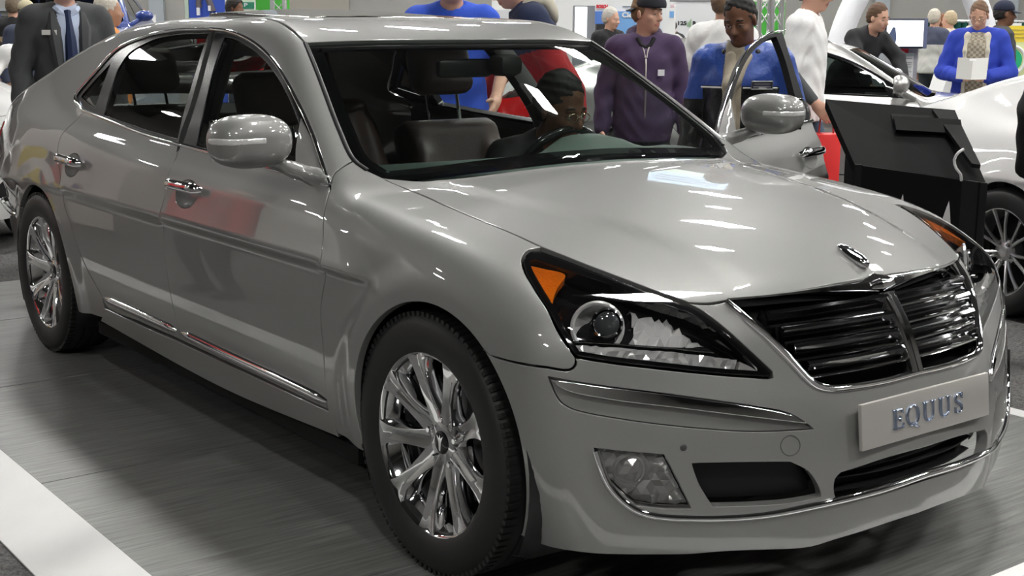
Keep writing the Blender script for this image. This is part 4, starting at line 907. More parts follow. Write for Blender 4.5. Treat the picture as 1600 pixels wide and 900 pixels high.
# lamps: a grid of bright high-bay fixtures
M_LAMP = mat('lamp_diffuser', (1, .985, .95), emit=LAMP_POWER); M_HOUS = mat('lamp_housing_grey', (.4, .4, .4), .5)
first = None
for i in range(11):
    for j in range(6):
        big_ = i % 2 == 0; x, y = 6.5-3.5*i, -11.7+7*j+(0 if big_ else 3.5)
        v = MH.inverted() @ Vector((x, y, 0))
        if not (WX0+1 < v.x < WX1-1 and WY0+1 < v.y < WY1-1) or (y < 0 and x < 3 and not (abs(x+21.5) < .1 and abs(y+4.7) < .1) and not (x < -9 and y < -8)): continue      # the aisle on the near side of the sedan is unlit
        if first is None:
            r = first = empty('ceiling_lamp', (x, y, 7.6)); MB().box((0, 0, .14), (1.3, .85, .24), bev=.05).build('lamp_housing', M_HOUS, r); MB().box((0, 0, .005), (1.15, .70, .03)).build('lamp_diffuser', M_LAMP, r); MB().tube([(0, 0, .26), (0, 0, .98)], .02, 6).build('suspension_rod', M_HOUS, r)
        else: r = dup(first); r.location = (x, y, 7.6)
        r.scale = (1, 1, 1) if big_ else (.42, .42, 1)
        if big_: tag(r, 'rectangular white high bay lamp hanging from the hall ceiling', 'ceiling lamp', 'high bay lamps in a grid under the ceiling')
        else: tag(r, 'small square spotlight hanging between the big high bay lamps', 'ceiling lamp', 'small spotlights between the high bay lamps')
# ------------------------------------------------------------------ display platform
PLX0, PLX1, PLY0, PLY1 = -4.8, .90, -1.52, 1.65
plat = empty('display_platform', (0, 0, FLOOR_Z), 0, 'low display platform of dark grey laminate boards with a white edge under the silver sedan', 'platform'); M_LAM = laminate()
seams = [-4.80, -3.79, -2.545, -1.312, -.077, .90]
for a, b in zip(seams[:-1], seams[1:]):
    mb = MB().box(((a+b)/2, (PLY0+PLY1)/2, .029), (b-a-.005, PLY1-PLY0, .04), bev=.0015); o = mb.build('laminate_board', M_LAM, plat)
MB().box(((PLX0+PLX1)/2, (PLY0+PLY1)/2, .004), (PLX1-PLX0, PLY1-PLY0, .018)).build('platform_base', mat('seam_grey', (.45, .45, .43), .5), plat)
M_EDGE = mat('white_edge_board', (.80, .80, .79), .38, noise=(7, .05))
def ramp(P): MB().add(P, [(0, 1, 2, 3), (4, 7, 6, 5), (0, 4, 5, 1), (1, 5, 6, 2), (2, 6, 7, 3), (3, 7, 4, 0)]).build('white_edge', M_EDGE, plat)
ew, zt, zb = .215, .049, .006
for a0, a1, b0, b1 in (((PLX0, PLY0), (PLX1, PLY0), (PLX1+ew, PLY0-ew), (PLX0-ew, PLY0-ew)), ((PLX1, PLY0), (PLX1, PLY1), (PLX1+ew, PLY1+ew), (PLX1+ew, PLY0-ew)), ((PLX1, PLY1), (PLX0, PLY1), (PLX0-ew, PLY1+ew), (PLX1+ew, PLY1+ew)), ((PLX0, PLY1), (PLX0, PLY0), (PLX0-ew, PLY0-ew), (PLX0-ew, PLY1+ew))):
    q = (a0, a1, b0, b1); zz = (zt, zt, zb, zb); ramp([(p[0], p[1], z) for p, z in zip(q, zz)]+[(p[0], p[1], .001) for p in q])
# ------------------------------------------------------------------ other cars: closed-up relatives of the sedan with their own paint
def joined(keys_sides, off=0):
    V = []; Fc = []; N = []
    for k_, sd in keys_sides:
        v, f_, n = VF[k_]; S = np.array([1, sd, 1.]); b = len(V); V += list(v*S); N += list(n*S); Fc += [tuple(i+b for i in (q if sd > 0 else q[::-1])) for q in f_]
    return V, Fc, N
VF['tl'] = panel(tl, 'rear', h=.04, off=-.004); VF['rb'] = panel(half_full(rb_half, 'rear', .03), 'rear', h=.06); VF['rt'] = panel(half_full(rt_half, 'rear', .03), 'rear', h=.06)
LR = (1, -1)
_bodyk = [(k_, s_) for k_ in ('fender', 'fdoor', 'rdoor', 'side', 'skirt') for s_ in LR]+[('hood', 1), ('roof', 1), ('bumper', 1), ('trunk', 1), ('rb', 1), ('rt', 1)]
MESHES = {}
def mesh_of(key, parts, normals=True):
    if key not in MESHES:
        V, Fc, N = joined(parts); o = mobj(key, V, Fc, M_PAINT, None, normals=N); MESHES[key] = o.data; bpy.data.objects.remove(o)
    return MESHES[key]
def wheel_many(parent, spokes=7):
    w = empty('wheel', (0, 0, 0)); w.parent = parent; M_AL = mat('silver_alloy', (.62, .62, .62), .28, .9)
    MB().lathe([(.225, -.09), (.245, -.108), (.262, -.118), (.30, -.1225), (.325, -.117), (.345, -.098), (.352, -.06), (.352, .06), (.34, .1), (.30, .12), (.24, .1)], 56).build('tyre', M_RUBBER, w, smooth=True)
    MB().lathe([(.215, .1), (.218, -.06), (.226, -.092), (.236, -.104), (.243, -.104), (.246, -.098)], 56).build('rim', M_AL, w, smooth=True)
    MB().lathe([(0, -.075), (.028, -.078), (.034, -.074), (.06, -.070), (.075, -.06), (.075, .0)], 32).build('hub', M_AL, w, smooth=True)
    MB().lathe([(0, .03), (.222, .03)], 32).build('inner_hub', M_DARK, w)
    st = None
    for k in range(spokes):
        for sg in (-1, 1):
            a0 = 2*math.pi*k/spokes; pts = [(r*math.cos(a0+sg*d), h, r*math.sin(a0+sg*d)) for r, h, d in ((.055, -.062, .12), (.10, -.078, .13), (.15, -.09, .16), (.20, -.098, .19), (.236, -.102, .21))]
            MB().tube(pts, [.012, .009, .009, .010, .014], 6).build('spoke', M_AL, w, smooth=True)
    nt_ = MB()
    for k in range(5): a = 2*math.pi*k/5+.2; nt_.lathe([(0, -.084), (.009, -.084), (.012, -.076), (.012, -.06)], 10, trs(.055*math.cos(a), 0, .055*math.sin(a)))
    nt_.build('wheel_nuts', mat('dull_steel', (.3, .3, .3), .35, .9), w, smooth=True); return w
def other_car(label, pm, loc, rz, sc=(1, 1, 1), wheels=True, tint=None):
    r = empty('car', (loc[0], loc[1], FLOOR_Z), rz, label, 'car'); r.scale = sc
    def add(nm, key, parts, m):
        me = mesh_of(key, parts); o = bpy.data.objects.new(nm, me); link(o, r); o.material_slots[0].link = 'OBJECT'; o.material_slots[0].material = m; return o
    add('body', 'car_body', _bodyk, pm); add('window_frames', 'car_frames', [(k_, s_) for k_ in ('fframe', 'rframe') for s_ in LR]+[('frit', 1)], M_GLOSSBLACK)
    tg = tint or glass_mat('dark_car_glass', (.16, .18, .19)); [add('side_window', 'car_%s%d' % (k_, s_), [(k_, s_)], tg) for k_ in ('fglass', 'rglass', 'qglass') for s_ in LR]; add('windscreen', 'car_ws', [('ws', 1)], tg); add('rear_window', 'car_bl', [('bl', 1)], tg)
    [(add('headlamp', 'car_lens%d' % s_, [('bezel', s_)], M_GLOSSBLACK), add('headlamp_back', 'car_hb%d' % s_, [('hback', s_)], M_REFL), add('tail_lamp', 'car_tl%d' % s_, [('tl', s_)], mat('red_lamp_plastic', (.45, .01, .012), .08))) for s_ in LR]; add('bumper_backs', 'car_bb', [(k_, s_) for k_ in ('ductback', 'stripback', 'fogback') for s_ in LR]+[('lgback', 1)], M_BLACK)
    gb = MB(); gb.box((.62, 0, .66), (.06, .80, .22), Matrix.Identity(4)); gb.build('grille_back', M_BLACK, r)
    for i in range(4): MB().box((.70+.022*(3-i), 0, .60+.045*i), (.03, .70+.03*i, .012)).build('grille_slat', M_CHROME, r)
    cf = MB(); cf.box((-1.8, 0, .35), (3.0, 1.5, .25)); cf.box((-.60, 0, .65), (.04, 1.4, .6)); cf.box((-1.75, .38, .75), (.18, .5, .8)); cf.box((-1.75, -.38, .75), (.18, .5, .8)); cf.box((-2.8, 0, .7), (.2, 1.3, .7)); cf.box((-.85, 0, .85), (.35, 1.4, .2)); cf.box((-3.3, 0, .65), (.06, 1.4, .7)); cf.build('cabin', M_CABIN, r)
    for sd in LR:
        for ax in (ARCH_F, ARCH_R): MB().box((ax[0], sd*.66, .50), (.80, .06, .66)).box((ax[0], sd*.75, .79), (.70, .24, .08)).build('wheel_housing', M_DARK, r)
    for sd in LR:
        c = on(392, 221, 1, -1.035)*[1, -sd*-1*-1, 1]; c[1] = sd*1.035
        soft('wing_mirror', [('+', 0, 'e', (c, (.085, .125, .078), None)), ('-', .01, 'b', (c-[.13, 0, 0], (.08, .2, .2), .01, None)), ('+', .03, 'c', (c-[0, sd*.06, .05], (-.62, sd*.86, .97), .03, .035))], c-.24, c+.24, .016, pm, r)
    for x in (0, -3.045):
        for sd in LR:
            o = MB().box((0, 0, 0), (.2, .02, .032), trs(-1.43-1.14*(x < -1), sd*.955, .876), bev=.008).build('door_handle', pm, r, smooth=True)
    if wheels:
        w0 = WHEELS.get('many')
        for x, sd in ((0, -1), (0, 1), (-3.045, -1), (-3.045, 1)):
            if w0 is None: w0 = WHEELS['many'] = wheel_many(r)
            else: w0 = dup(WHEELS['many'], r)
            wheel_at(w0, x, sd, .35*(1+x))
    return r
WHEELS = {}
def place_by(local, px, ax, val, rz, sc=1.):
    """root position so that the local point shows at the pixel on the plane z = val"""
    P = on(px[0], px[1], ax, val); c, s_ = math.cos(rz), math.sin(rz); return (P[0]-(c*local[0]-s_*local[1])*sc, P[1]-(s_*local[0]+c*local[1])*sc)
PW = mat('white_car_paint', (.78, .78, .77), .3, coat=1); PS = paint('silver_car_paint', (.50, .50, .49)); PB = mat('blue_car_paint', (.02, .045, .22), .3, coat=1)
rz = math.radians(-14); sc = .95
other_car('white car whose multi-spoke rear wheel shows behind the black kiosk', PW, place_by((-3.045, -.90), (1565, 394), 2, FLOOR_Z+.352*sc, rz, sc), rz, (sc, sc, sc))
rz = math.radians(38); P = at(1437, 154, 10.6); c, s_ = math.cos(rz), math.sin(rz); lx, ly = -.56*.92, -.74*.92
other_car('silver sedan behind the white car, its wing mirror above the black kiosk', PS, (P[0]-(c*lx-s_*ly), P[1]-(s_*lx+c*ly)), rz, (.92, .92, .945), tint=glass_mat('mid_car_glass', (.34, .38, .36)))
rz = math.radians(2); P = at(47, 138, 9.2); c, s_ = math.cos(rz), math.sin(rz); other_car('white car whose nose shows behind the rear of the silver sedan', PW, (P[0]-(c*.20-s_*.83), P[1]-(s_*.20+c*.83)), rz, (1, 1, 1.13))
rz = math.radians(-29); P = at(187, 35, 18.6); c, s_ = math.cos(rz), math.sin(rz); lx, ly = -.54, .72
bc_ = other_car('dark blue car on a plinth, half hidden behind the man in the grey suit', PB, (P[0]-(c*lx-s_*ly), P[1]-(s_*lx+c*ly)), rz); bc_.location.z = P[2]-1.0
pl_ = empty('display_plinth', (bc_.location.x, bc_.location.y, FLOOR_Z), rz, 'low grey plinth carrying the dark blue car', 'plinth'); MB().box((-1.65, 0, (P[2]-1.0-FLOOR_Z)/2-.002), (5.4, 2.2, P[2]-1.0-FLOOR_Z-.006)).build('plinth_body', M_PIL, pl_)
# ------------------------------------------------------------------ black kiosk beside the sedan
KZ = FLOOR_Z; M_KI = mat('black_kiosk_board', (.0035, .0035, .0037), .65, noise=(5, .3), spec=.12); M_KI2 = mat('black_kiosk_edge', (.008, .008, .0085), .55, spec=.18)
kd = 6.2; kA = at(1290, 155, kd); kB = at(1492, 172, kd-.15); kC = at(1540, 285, kd-.55); kD = at(1352, 262, kd-.42)
kio = empty('display_kiosk', ((kC[0]+kD[0])/2, (kC[1]+kD[1])/2, KZ), 0, 'black display kiosk with a tilted top panel standing beyond the sedan bonnet', 'kiosk'); KI = kio.location
def rel(p): return np.array(p)-np.array(KI)
def plate(name, quad, th, m, parent=kio):
    q = [np.array(p) for p in quad]; n = -np.cross(q[1]-q[0], q[3]-q[0]); n = n/np.linalg.norm(n); return MB().add([p for p in q]+[p-n*th for p in q], [(0, 1, 2, 3), (7, 6, 5, 4), (0, 4, 5, 1), (1, 5, 6, 2), (2, 6, 7, 3), (3, 7, 4, 0)]).build(name, m, parent)
A_, B_, C_, D_ = map(rel, (kA, kB, kC, kD)); D_ = np.array(rel(at(1335, 256, kd-.42)))
plate('tilted_panel', [A_, B_, C_, D_], .05, M_KI)
lerp = lambda a, b, t: a+(b-a)*t
nK = np.cross(B_-A_, D_-A_); nK /= np.linalg.norm(nK); nK = nK if nK@rel(CAM) > 0 else -nK
def onp_(u, v, d=0.): return lerp(lerp(A_, B_, u), lerp(D_, C_, u), v)+nK*d
plate('raised_ledge', [onp_(.45, .33, .05), onp_(.97, .28, .05), onp_(.97, .40, .02), onp_(.45, .45, .02)], .03, M_KI2)
plate('screen_recess', [onp_(.47, .18, .012), onp_(.93, .14, .012), onp_(.94, .26, .012), onp_(.46, .31, .012)], .01, M_DARK)
plate('gusset', [onp_(.80, .1, .03), onp_(.97, .1, .03), onp_(.965, .93, .06), onp_(.90, .93, .06)], .02, M_KI2)
dn = np.array([0, 0, -1.]); hC = C_[2]; hD = D_[2]; fp = np.array([.03, -.03, 0])
fl, fr_ = D_+fp, C_+fp; span = fr_-fl
def fpt(t, z): p = fl+span*t; return np.array([p[0], p[1], z])
def fz(t): return (fl+span*t)[2]
slots = ((.32, .43), (.66, .79)); ts = [0, .05, .30, .45, .64, .81, .93, 1.0]
for i, (a, b) in enumerate(zip(ts[:-1], ts[1:])):
    if i in (2, 4):      # panels with a tapering slot
        pass
    M_ = M_KI2 if i in (0, 5) else M_KI
    zt0, zt1 = fz(a), fz(b)
    if i not in (2, 4): plate('front_board', [fpt(a, zt0), fpt(b, zt1), fpt(b, .02), fpt(a, .02)], .03, M_)
    else:
        # board with a leaf-shaped opening
        n = 14; hgt = .42; V = []; Fc = []; zc = zt0-.10; cx = (a+b)/2; hw = (b-a)*.26
        left = []; right = []
        for k in range(n+1):
            s_ = k/n; w_ = hw*min(1, 2.2*math.sin(math.pi*min(1, s_*.55+.0))**.9); sh_ = .018*(1-s_); left.append((cx-w_-.03*s_*2*(.5), zc-hgt*s_)); right.append((cx+w_*.55+sh_*0, zc-hgt*s_))
        def prism_q(q):
            plate_pts.append(q)
        plate_pts = []
        prism_q([fpt(a, zt0), fpt(b, zt1), fpt(b, zc), fpt(a, zc)]); prism_q([fpt(a, zc-hgt), fpt(b, zc-hgt), fpt(b, .02), fpt(a, .02)])
        for k in range(n):
            prism_q([fpt(a, left[k][1]), fpt(left[k][0], left[k][1]), fpt(left[k+1][0], left[k+1][1]), fpt(a, left[k+1][1])]); prism_q([fpt(right[k][0], right[k][1]), fpt(b, right[k][1]), fpt(b, right[k+1][1]), fpt(right[k+1][0], right[k+1][1])])
        mb = MB()
        for q in plate_pts:
            q = [np.array(p) for p in q]; n_ = -np.cross(q[1]-q[0], q[3]-q[0]); n_ /= np.linalg.norm(n_)+1e-9; mb.add([p for p in q]+[p-n_*.03 for p in q], [(0, 1, 2, 3), (7, 6, 5, 4), (0, 4, 5, 1), (1, 5, 6, 2), (2, 6, 7, 3), (3, 7, 4, 0)])
        mb.build('slotted_board', M_KI, kio)
bk = np.array([-.30, .30, 0])
plate('side_board', [fr_, fr_+bk, np.array([*(fr_+bk)[:2], .02]), fpt(1, .02)], .03, M_KI2); plate('side_board', [fl+bk, fl, fpt(0, .02), np.array([*(fl+bk)[:2], .02])], .03, M_KI)
cb_ = [rel(at(1506, 233, kd-.62)), rel(at(1498, 238, kd-.62)), rel(at(1491, 250, kd-.6)), rel(at(1494, 263, kd-.6)), rel(at(1501, 272, kd-.6)), rel(at(1502, 282, kd-.58))]
MB().tube(catmull(np.array(cb_), .02), .006, 6).build('white_cable', mat('white_cable_plastic', (.75, .75, .75), .4), kio, smooth=True)

# hanging banner across the hall, mirrored in the bonnet
_h = hit([(1075, 281)])[0]*[1, -1, 1]; _d = ray((1075, 281)); _d /= np.linalg.norm(_d); _n = grad(_h[None]*[1, -1, 1])[0]*[1, -1, 1]; _r = _d-2*(_d@_n)*_n
_c = _h+_r*11.; hb = empty('hanging_banner', (_c[0], _c[1], _c[2]-.55), math.atan2(-_r[1], -_r[0]), 'pale blue backlit sign hanging over the hall, mirrored in the bonnet', 'banner')
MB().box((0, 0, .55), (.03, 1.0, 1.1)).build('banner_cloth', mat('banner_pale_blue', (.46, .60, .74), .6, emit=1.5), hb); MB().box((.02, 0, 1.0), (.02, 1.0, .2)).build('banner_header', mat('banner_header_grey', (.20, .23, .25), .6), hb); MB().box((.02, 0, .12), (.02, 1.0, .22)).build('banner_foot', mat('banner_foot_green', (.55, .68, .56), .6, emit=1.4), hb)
for zz in (.45, .58, .71): MB().box((.02, 0, zz), (.012, .8, .03)).build('banner_line', mat('banner_line_grey', (.25, .30, .42), .6), hb)
for yy in (-.4, .4): MB().tube([(0, yy, 1.1), (0, yy, CZ-_c[2]+.55-.0)], .008, 6).build('banner_wire', GR if 'GR' in globals() else M_HOUS, hb)
# ================================================================== stands, signs and screens of the fair
MHI = MH.inverted()
def hl(px, py, depth): return MHI @ Vector([float(v) for v in at(px, py, depth)])
class Booth:
    """a stand at hall distance depth: its Empty sits on the floor; boxes are given by photo-derived spans"""
    def __init__(s, name, label, cat, px, depth, group=None):
        p = hl(px, 40, depth); s.d = depth; s.y = p.y; w = MH @ Vector((p.x, p.y, FLOOR_Z)); s.loc = w
        s.root = empty(name, w, 0, label, cat, group); s.M = Matrix.Translation(-w) @ MH
    def span(s, x0, x1, y0, y1):
        f = s.y/hl(800, 40, s.d).y; a, b = hl(x0, y1, s.d), hl(x1, y0, s.d); return a.x, b.x, a.z, b.z
    def box(s, name, x0, x1, y0, y1, m, dy=0., th=.05, floor=False, bev=0.):
        ax, bx, az, bz = s.span(x0, x1, y0, y1)
        if floor: az = FLOOR_Z+.002
        return MB().box(((ax+bx)/2, s.y+dy+th/2, (az+bz)/2), (bx-ax, th, bz-az), s.M, bev=bev).build(name, m, s.root)
    def text(s, name, body, x0, x1, y0, y1, m, dy=-.006, xs=None, bold=0.):
        ax, bx, az, bz = s.span(x0, x1, y0, y1); h = (bz-az)/.72
        M = s.M @ Matrix(((1, 0, 0, (ax+bx)/2), (0, 0, -1, s.y+dy), (0, 1, 0, (az+bz)/2), (0, 0, 0, 1)))
        o = text_obj(name, body, h, m, s.root, M, extrude=.002, bold=bold); w = max(v.co.x for v in o.data.vertices)-min(v.co.x for v in o.data.vertices); o.data.transform(Matrix.Diagonal(((bx-ax)/w, 1, 1, 1))); return o
    def bar(s, name, pts, rad, m, n=8):
        P = [s.M @ (lambda q: Vector((q.x, s.y+dy, q.z)))(hl(x, y, s.d)) for x, y, dy in pts]; return MB().tube(P, rad, n).build(name, m, s.root, smooth=True)
W1 = mat('white_booth_wall', (.80, .80, .80), .55); W2 = mat('pale_booth_wall', (.66, .67, .69), .6); GR = mat('booth_grey', (.22, .23, .25), .5); BL = mat('booth_blue', (.10, .22, .62), .5); SK = mat('booth_light_blue', (.18, .38, .72), .5); RD = mat('sign_red', (.70, .03, .05), .5); BK = mat('sign_black', (.02, .02, .022), .5)
GN = mat('booth_green', (.07, .42, .05), .55); DG = mat('dark_green_cloth', (.01, .10, .075), .85); YL = mat('sign_yellow', (.85, .66, .06), .5); ALU = mat('truss_aluminium', (.66, .66, .66), .3, .8); TX = mat('sign_text_grey', (.35, .36, .38), .6)
def screen_mat(name, col, e): return mat(name, col, .3, emit=e)
b = Booth('exhibition_booth', 'white exhibition booth with red lettering and a blue band behind the grey-haired man', 'booth', 900, 19)
b.box('booth_wall', 768, 1046, -70, 100, W1, .0, .12, floor=True); b.text('red_lettering', 'BOSCH', 931.5, 949.5, 8, 13, RD, bold=.004); b.box('lettering_underline', 932, 949, 14.6, 15.4, TX, -.012, .01)
b.box('blue_band', 929.5, 1030, 18, 37.5, BL, -.03, .03); b.box('light_blue_band', 955, 1030, 18.5, 66, SK, -.045, .03); b.text('white_lettering', 'Clea', 971, 992, 20, 27.5, W1, -.055, bold=.004); b.box('dark_counter', 929.5, 955, 38, 100, BK, -.3, .3, floor=True)
b.box('grey_band', 772, 818, 15.5, 30, W2, -.03, .03); b.text('white_lettering', 'ood', 796, 808, 18.5, 26, W1, -.04, bold=.006); b.box('rail', 972, 989, 9.2, 9.9, TX, -.02, .02)
b = Booth('display_screen', 'tall lit white display screen in a grey frame left of the grey-haired man', 'screen', 908, 17.5)
b.box('screen_case', 896, 929.5, 9, 72, GR, 0, .3, floor=True); b.box('lit_screen', 898, 917, 11, 63, screen_mat('screen_white', (1, 1, 1), 1.25), -.012, .01)
b = Booth('partition_wall', 'pale grey partition wall printed with the number 125 behind the woman', 'booth', 1085, 23)
b.box('wall_board', 1047, 1190, 2, 90, W2, 0, .08, floor=True); b.box('top_rail', 1030, 1190, .5, 2.2, GR, -.02, .1); b.text('number', '125', 1058.5, 1072, 33.5, 39.5, BK, bold=.004); b.text('letter', 'R', 1081.5, 1088, 34, 39.5, BK, bold=.01)
for i, (x, yt) in enumerate(((1074, 36), (1075.6, 34), (1077.2, 32), (1078.8, 29.5))): b.box('green_bar', x, x+1, yt, 42, mat('bar_green', (.25, .42, .22), .6), -.012, .01)
b = Booth('poster', 'small white poster with a blue square just right of the capped man', 'poster', 1048, 20)
b.box('poster_board', 1042, 1055.5, 3, 70, W1, 0, .05, floor=True); b.box('blue_square', 1044.5, 1052.5, 17.5, 27.5, SK, -.008, .007); b.box('pink_print', 1047, 1052.5, 8, 11.5, mat('print_pink', (.75, .5, .58), .6), -.008, .007)
def truss(px0, px1, depth, label, y0=-60, m=ALU, cross=26):
    b = Booth('truss_tower', label, 'truss', (px0+px1)/2, depth); lo = 66; w = (px1-px0)*depth/2078
    for x in (px0, px1):
        for dy in (0, w): b.bar('chord', [(x, y0, dy), (x, lo+110, dy)], .022, m)
    y = y0; k = 0
    while y < lo+60:
        b.bar('brace', [(px0 if k % 2 else px1, y, 0), (px1 if k % 2 else px0, y+cross, 0)], .010, m, 6); b.bar('brace', [(px1 if k % 2 else px0, y, w), (px0 if k % 2 else px1, y+cross, w)], .010, m, 6)
        b.bar('brace', [(px0, y, 0), (px0, y+cross, w)], .010, m, 6); b.bar('brace', [(px1, y+cross, 0), (px1, y, w)], .010, m, 6); y += cross; k += 1
    fb = MB(); c = hl((px0+px1)/2, 40, depth); fb.box((c.x, c.y+w/2, FLOOR_Z+.02), (w+.06, w+.06, .036), b.M); fb.build('base_plate', GR, b.root); return b
truss(1187, 1204, 15.5, 'slim aluminium lattice truss left of its twin, behind the open car door'); truss(1207, 1222, 16.0, 'slim aluminium lattice truss nearest the man in the white shirt')
b = Booth('green_banner', 'green banner panel behind the two lattice trusses', 'banner', 1195, 17); b.box('banner_panel', 1150, 1226, 3, 60, GN, 0, .06, floor=True); b.box('banner_top', 1150, 1226, -40, 2.5, mat('pale_banner_top', (.72, .72, .66), .6), 0, .06)
truss(425, 444, 20, 'aluminium lattice truss behind the sedan roof, in front of the left green panel', cross=20)
b = Booth('green_banner', 'green banner panel behind the lattice truss over the sedan roof', 'banner', 425, 21.5); b.box('banner_panel', 401, 453, -60, 60, GN, 0, .06, floor=True); b.box('white_edge', 398.5, 401, -60, 60, W1, -.01, .06, floor=True)
b = Booth('sign_board', 'pale green sign board with a dark green label beside the blue poster', 'sign', 380, 21); b.box('sign_panel', 361, 398, -60, 60, mat('pale_green_board', (.55, .66, .5), .6), 0, .05, floor=True); b.box('dark_label', 379, 398.5, 3.5, 13.5, mat('label_green', (.03, .22, .12), .5), -.012, .01); b.text('label_letter', 'P', 383, 388, 5.5, 11, W1, -.02)
b = Booth('poster', 'big blue poster showing a pair of grey shoes, behind the sedan roof', 'poster', 325, 20); b.box('poster_board', 296.5, 353, -60, 60, mat('poster_blue', (.045, .10, .50), .5), 0, .05, floor=True); b.box('white_post', 353, 360, -60, 60, W1, -.02, .08, floor=True); b.box('pale_post', 290, 296.5, -60, 60, mat('pale_green_post', (.50, .60, .50), .6), -.02, .08, floor=True)
SG = mat('shoe_print_grey', (.13, .11, .12), .6)
for pts, rr in (([(314, -8, -.02), (312, 6, -.02), (313, 12, -.02)], .045), ([(325, -10, -.02), (331, 8, -.02), (334, 18, -.02)], .05)): b.bar('printed_shoe', pts, rr, SG)
for x0, x1, y0, y1 in ((310, 315, 12, 24), (328, 332, 9, 17)): b.box('printed_sole', x0, x1, y0, y1, W1, -.08, .03)
b = Booth('notice_board', 'white notice board on a stand above the roofline at the far end of the hall', 'sign', 216, 27.5); b.box('board', 190, 243.5, 23.5, 38, W1, 0, .04); b.box('board_frame', 189.5, 244, 22.8, 23.6, W2, -.01, .05); b.bar('board_leg', [(216, 37, .02), (216, 150, .02)], .03, GR)
# arch of white fabric over the stand at the right
b = Booth('arch', 'big white fabric arch standing behind the television on its stand', 'arch', 1430, 17)
P = []; R = []
for t in np.linspace(0, math.pi, 41):
    P.append((1428-127*math.cos(t)*(1+.0*math.sin(t)), 190-262*math.sin(t)**.85, .0)); R.append(.15)
pp = [b.M @ Vector((hl(x, y, 17).x, b.y, max(FLOOR_Z+.02, hl(x, y, 17).z))) for x, y, _ in P]; MB().tube(pp, R, 14).build('arch_tube', mat('white_arch_fabric', (.82, .82, .86), .6), b.root, smooth=True)
for x in (1301, 1555):
    c = hl(x, 40, 17); MB().box((c.x, b.y, FLOOR_Z+.03), (.5, .5, .06), b.M).build('arch_foot', GR, b.root)
# television on its stand
b = Booth('television', 'flat television with a bright white picture on the printed pillar', 'television', 1414, 13.4)
b.box('television_case', 1383.5, 1444.5, 29, 76, mat('tv_case', (.03, .035, .06), .3), 0, .09, bev=.012); b.box('television_side', 1444.5, 1450, 29, 76, mat('tv_side', (.16, .18, .30), .4), .0, .12); b.box('television_picture', 1386, 1443.5, 32, 72.5, screen_mat('tv_white', (1, 1, 1), 1.3), -.006, .006)
ax, bx, az, bz = b.span(1386, 1400, 42, 72); mb = MB().prism([(ax, az), (bx, az), (bx+.01, az+.08), (bx-.005, bz-.01), (bx-.03, bz), (ax+.03, bz-.06), (ax, bz-.1)], -.004, b.M @ Matrix.Translation((0, b.y-.004, 0))); mb.build('picture_figure', screen_mat('tv_dark_blue', (.10, .13, .22), .25), b.root)
b2 = Booth('pillar', 'grey information pillar with a printed white sheet carrying the television', 'stand', 1415, 13.55); b2.box('pillar_body', 1393, 1437, 76, 200, mat('pillar_grey', (.36, .36, .40), .45), 0, .25, floor=True); b2.box('printed_sheet', 1399, 1430, 83, 128, W1, -.012, .01)
b2.box('red_mark', 1401, 1421, 75.8, 82.5, RD, -.02, .015); b2.box('sheet_header', 1400, 1430, 84, 88, mat('sheet_teal', (.45, .55, .55), .6), -.02, .006)
for i, (y, x0, x1) in enumerate(((91, 1403, 1428), (97, 1403, 1428), (100, 1404, 1426), (104.5, 1402, 1427), (108, 1405, 1420), (112, 1404, 1428), (116, 1406, 1424), (120, 1408, 1427))): b2.box('printed_line', x0, x1, y, y+1, TX, -.016, .004)
b3 = Booth('poster', 'framed pale landscape poster at the back, right of the television', 'poster', 1475, 22.6); b3.box('poster_frame', 1450, 1503, 44.5, 100, mat('frame_dark', (.12, .13, .13), .4), 0, .06, floor=False); b3.box('poster_picture', 1452, 1500.5, 46.5, 98, mat('poster_pale', (.52, .62, .58), .5, noise=(2.5, .3)), -.01, .01); b3.bar('poster_leg', [(1455, 98, .03), (1455, 170, .03)], .02, GR); b3.bar('poster_leg', [(1498, 98, .03), (1498, 170, .03)], .02, GR)
b4 = Booth('curtain', 'dark green pipe and drape curtain with white pieces at the back wall', 'curtain', 1500, 24)
ax, bx, az, bz = b4.span(1440, 1606, 33, 160); V = []; Fc = []; n = 90
for i in range(n+1):
    x = ax+(bx-ax)*i/n; yy = b4.y+.05*math.sin(i*1.15); V += [(x, yy, bz), (x, yy, FLOOR_Z+.02)]
for i in range(n): Fc.append((2*i, 2*i+1, 2*i+3, 2*i+2))
MB().add([tuple(b4.M @ Vector(v)) for v in V], Fc).build('drape', DG, b4.root, smooth=True); b4.bar('drape_rail', [(1438, 33, -.02), (1608, 34, -.02)], .025, ALU); b4.box('white_piece', 1455, 1484, 34.5, 50, W1, -.13, .03); b4.box('white_piece', 1562, 1592, 36, 60, W1, -.13, .03); b4.bar('drape_pole', [(1512, 33, -.09), (1512, 160, -.09)], .02, ALU)
b5 = Booth('sign_board', 'yellow and pale green sign with a green disc at the far right', 'sign', 1590, 19)
b5.box('sign_panel', 1567, 1640, 40.5, 66, YL, 0, .05); b5.box('sign_panel', 1567, 1640, 66, 140, mat('sign_pale_lime', (.72, .78, .42), .5), 0, .05, floor=True)
for i, y in enumerate((46, 52, 58)): b5.box('printed_line', 1576, 1632, y, y+1.6, mat('sign_text_ochre', (.55, .42, .08), .6), -.008, .007)
c = hl(1583, 94, 19); dmb = MB().lathe([(0, -.012), (.16, -.012), (.16, 0), (0, 0)], 28, b5.M @ trs(c.x, b5.y, c.z)); dmb.build('green_disc', mat('disc_green', (.02, .42, .20), .5), b5.root)
rmb = MB(); rmb.tube([b5.M @ Vector((c.x+.20*math.cos(a), b5.y-.012, c.z+.20*math.sin(a))) for a in np.linspace(0, 2*math.pi, 28, endpoint=False)], .022, 6, closed=True); rmb.build('disc_ring', W1, b5.root, smooth=True)
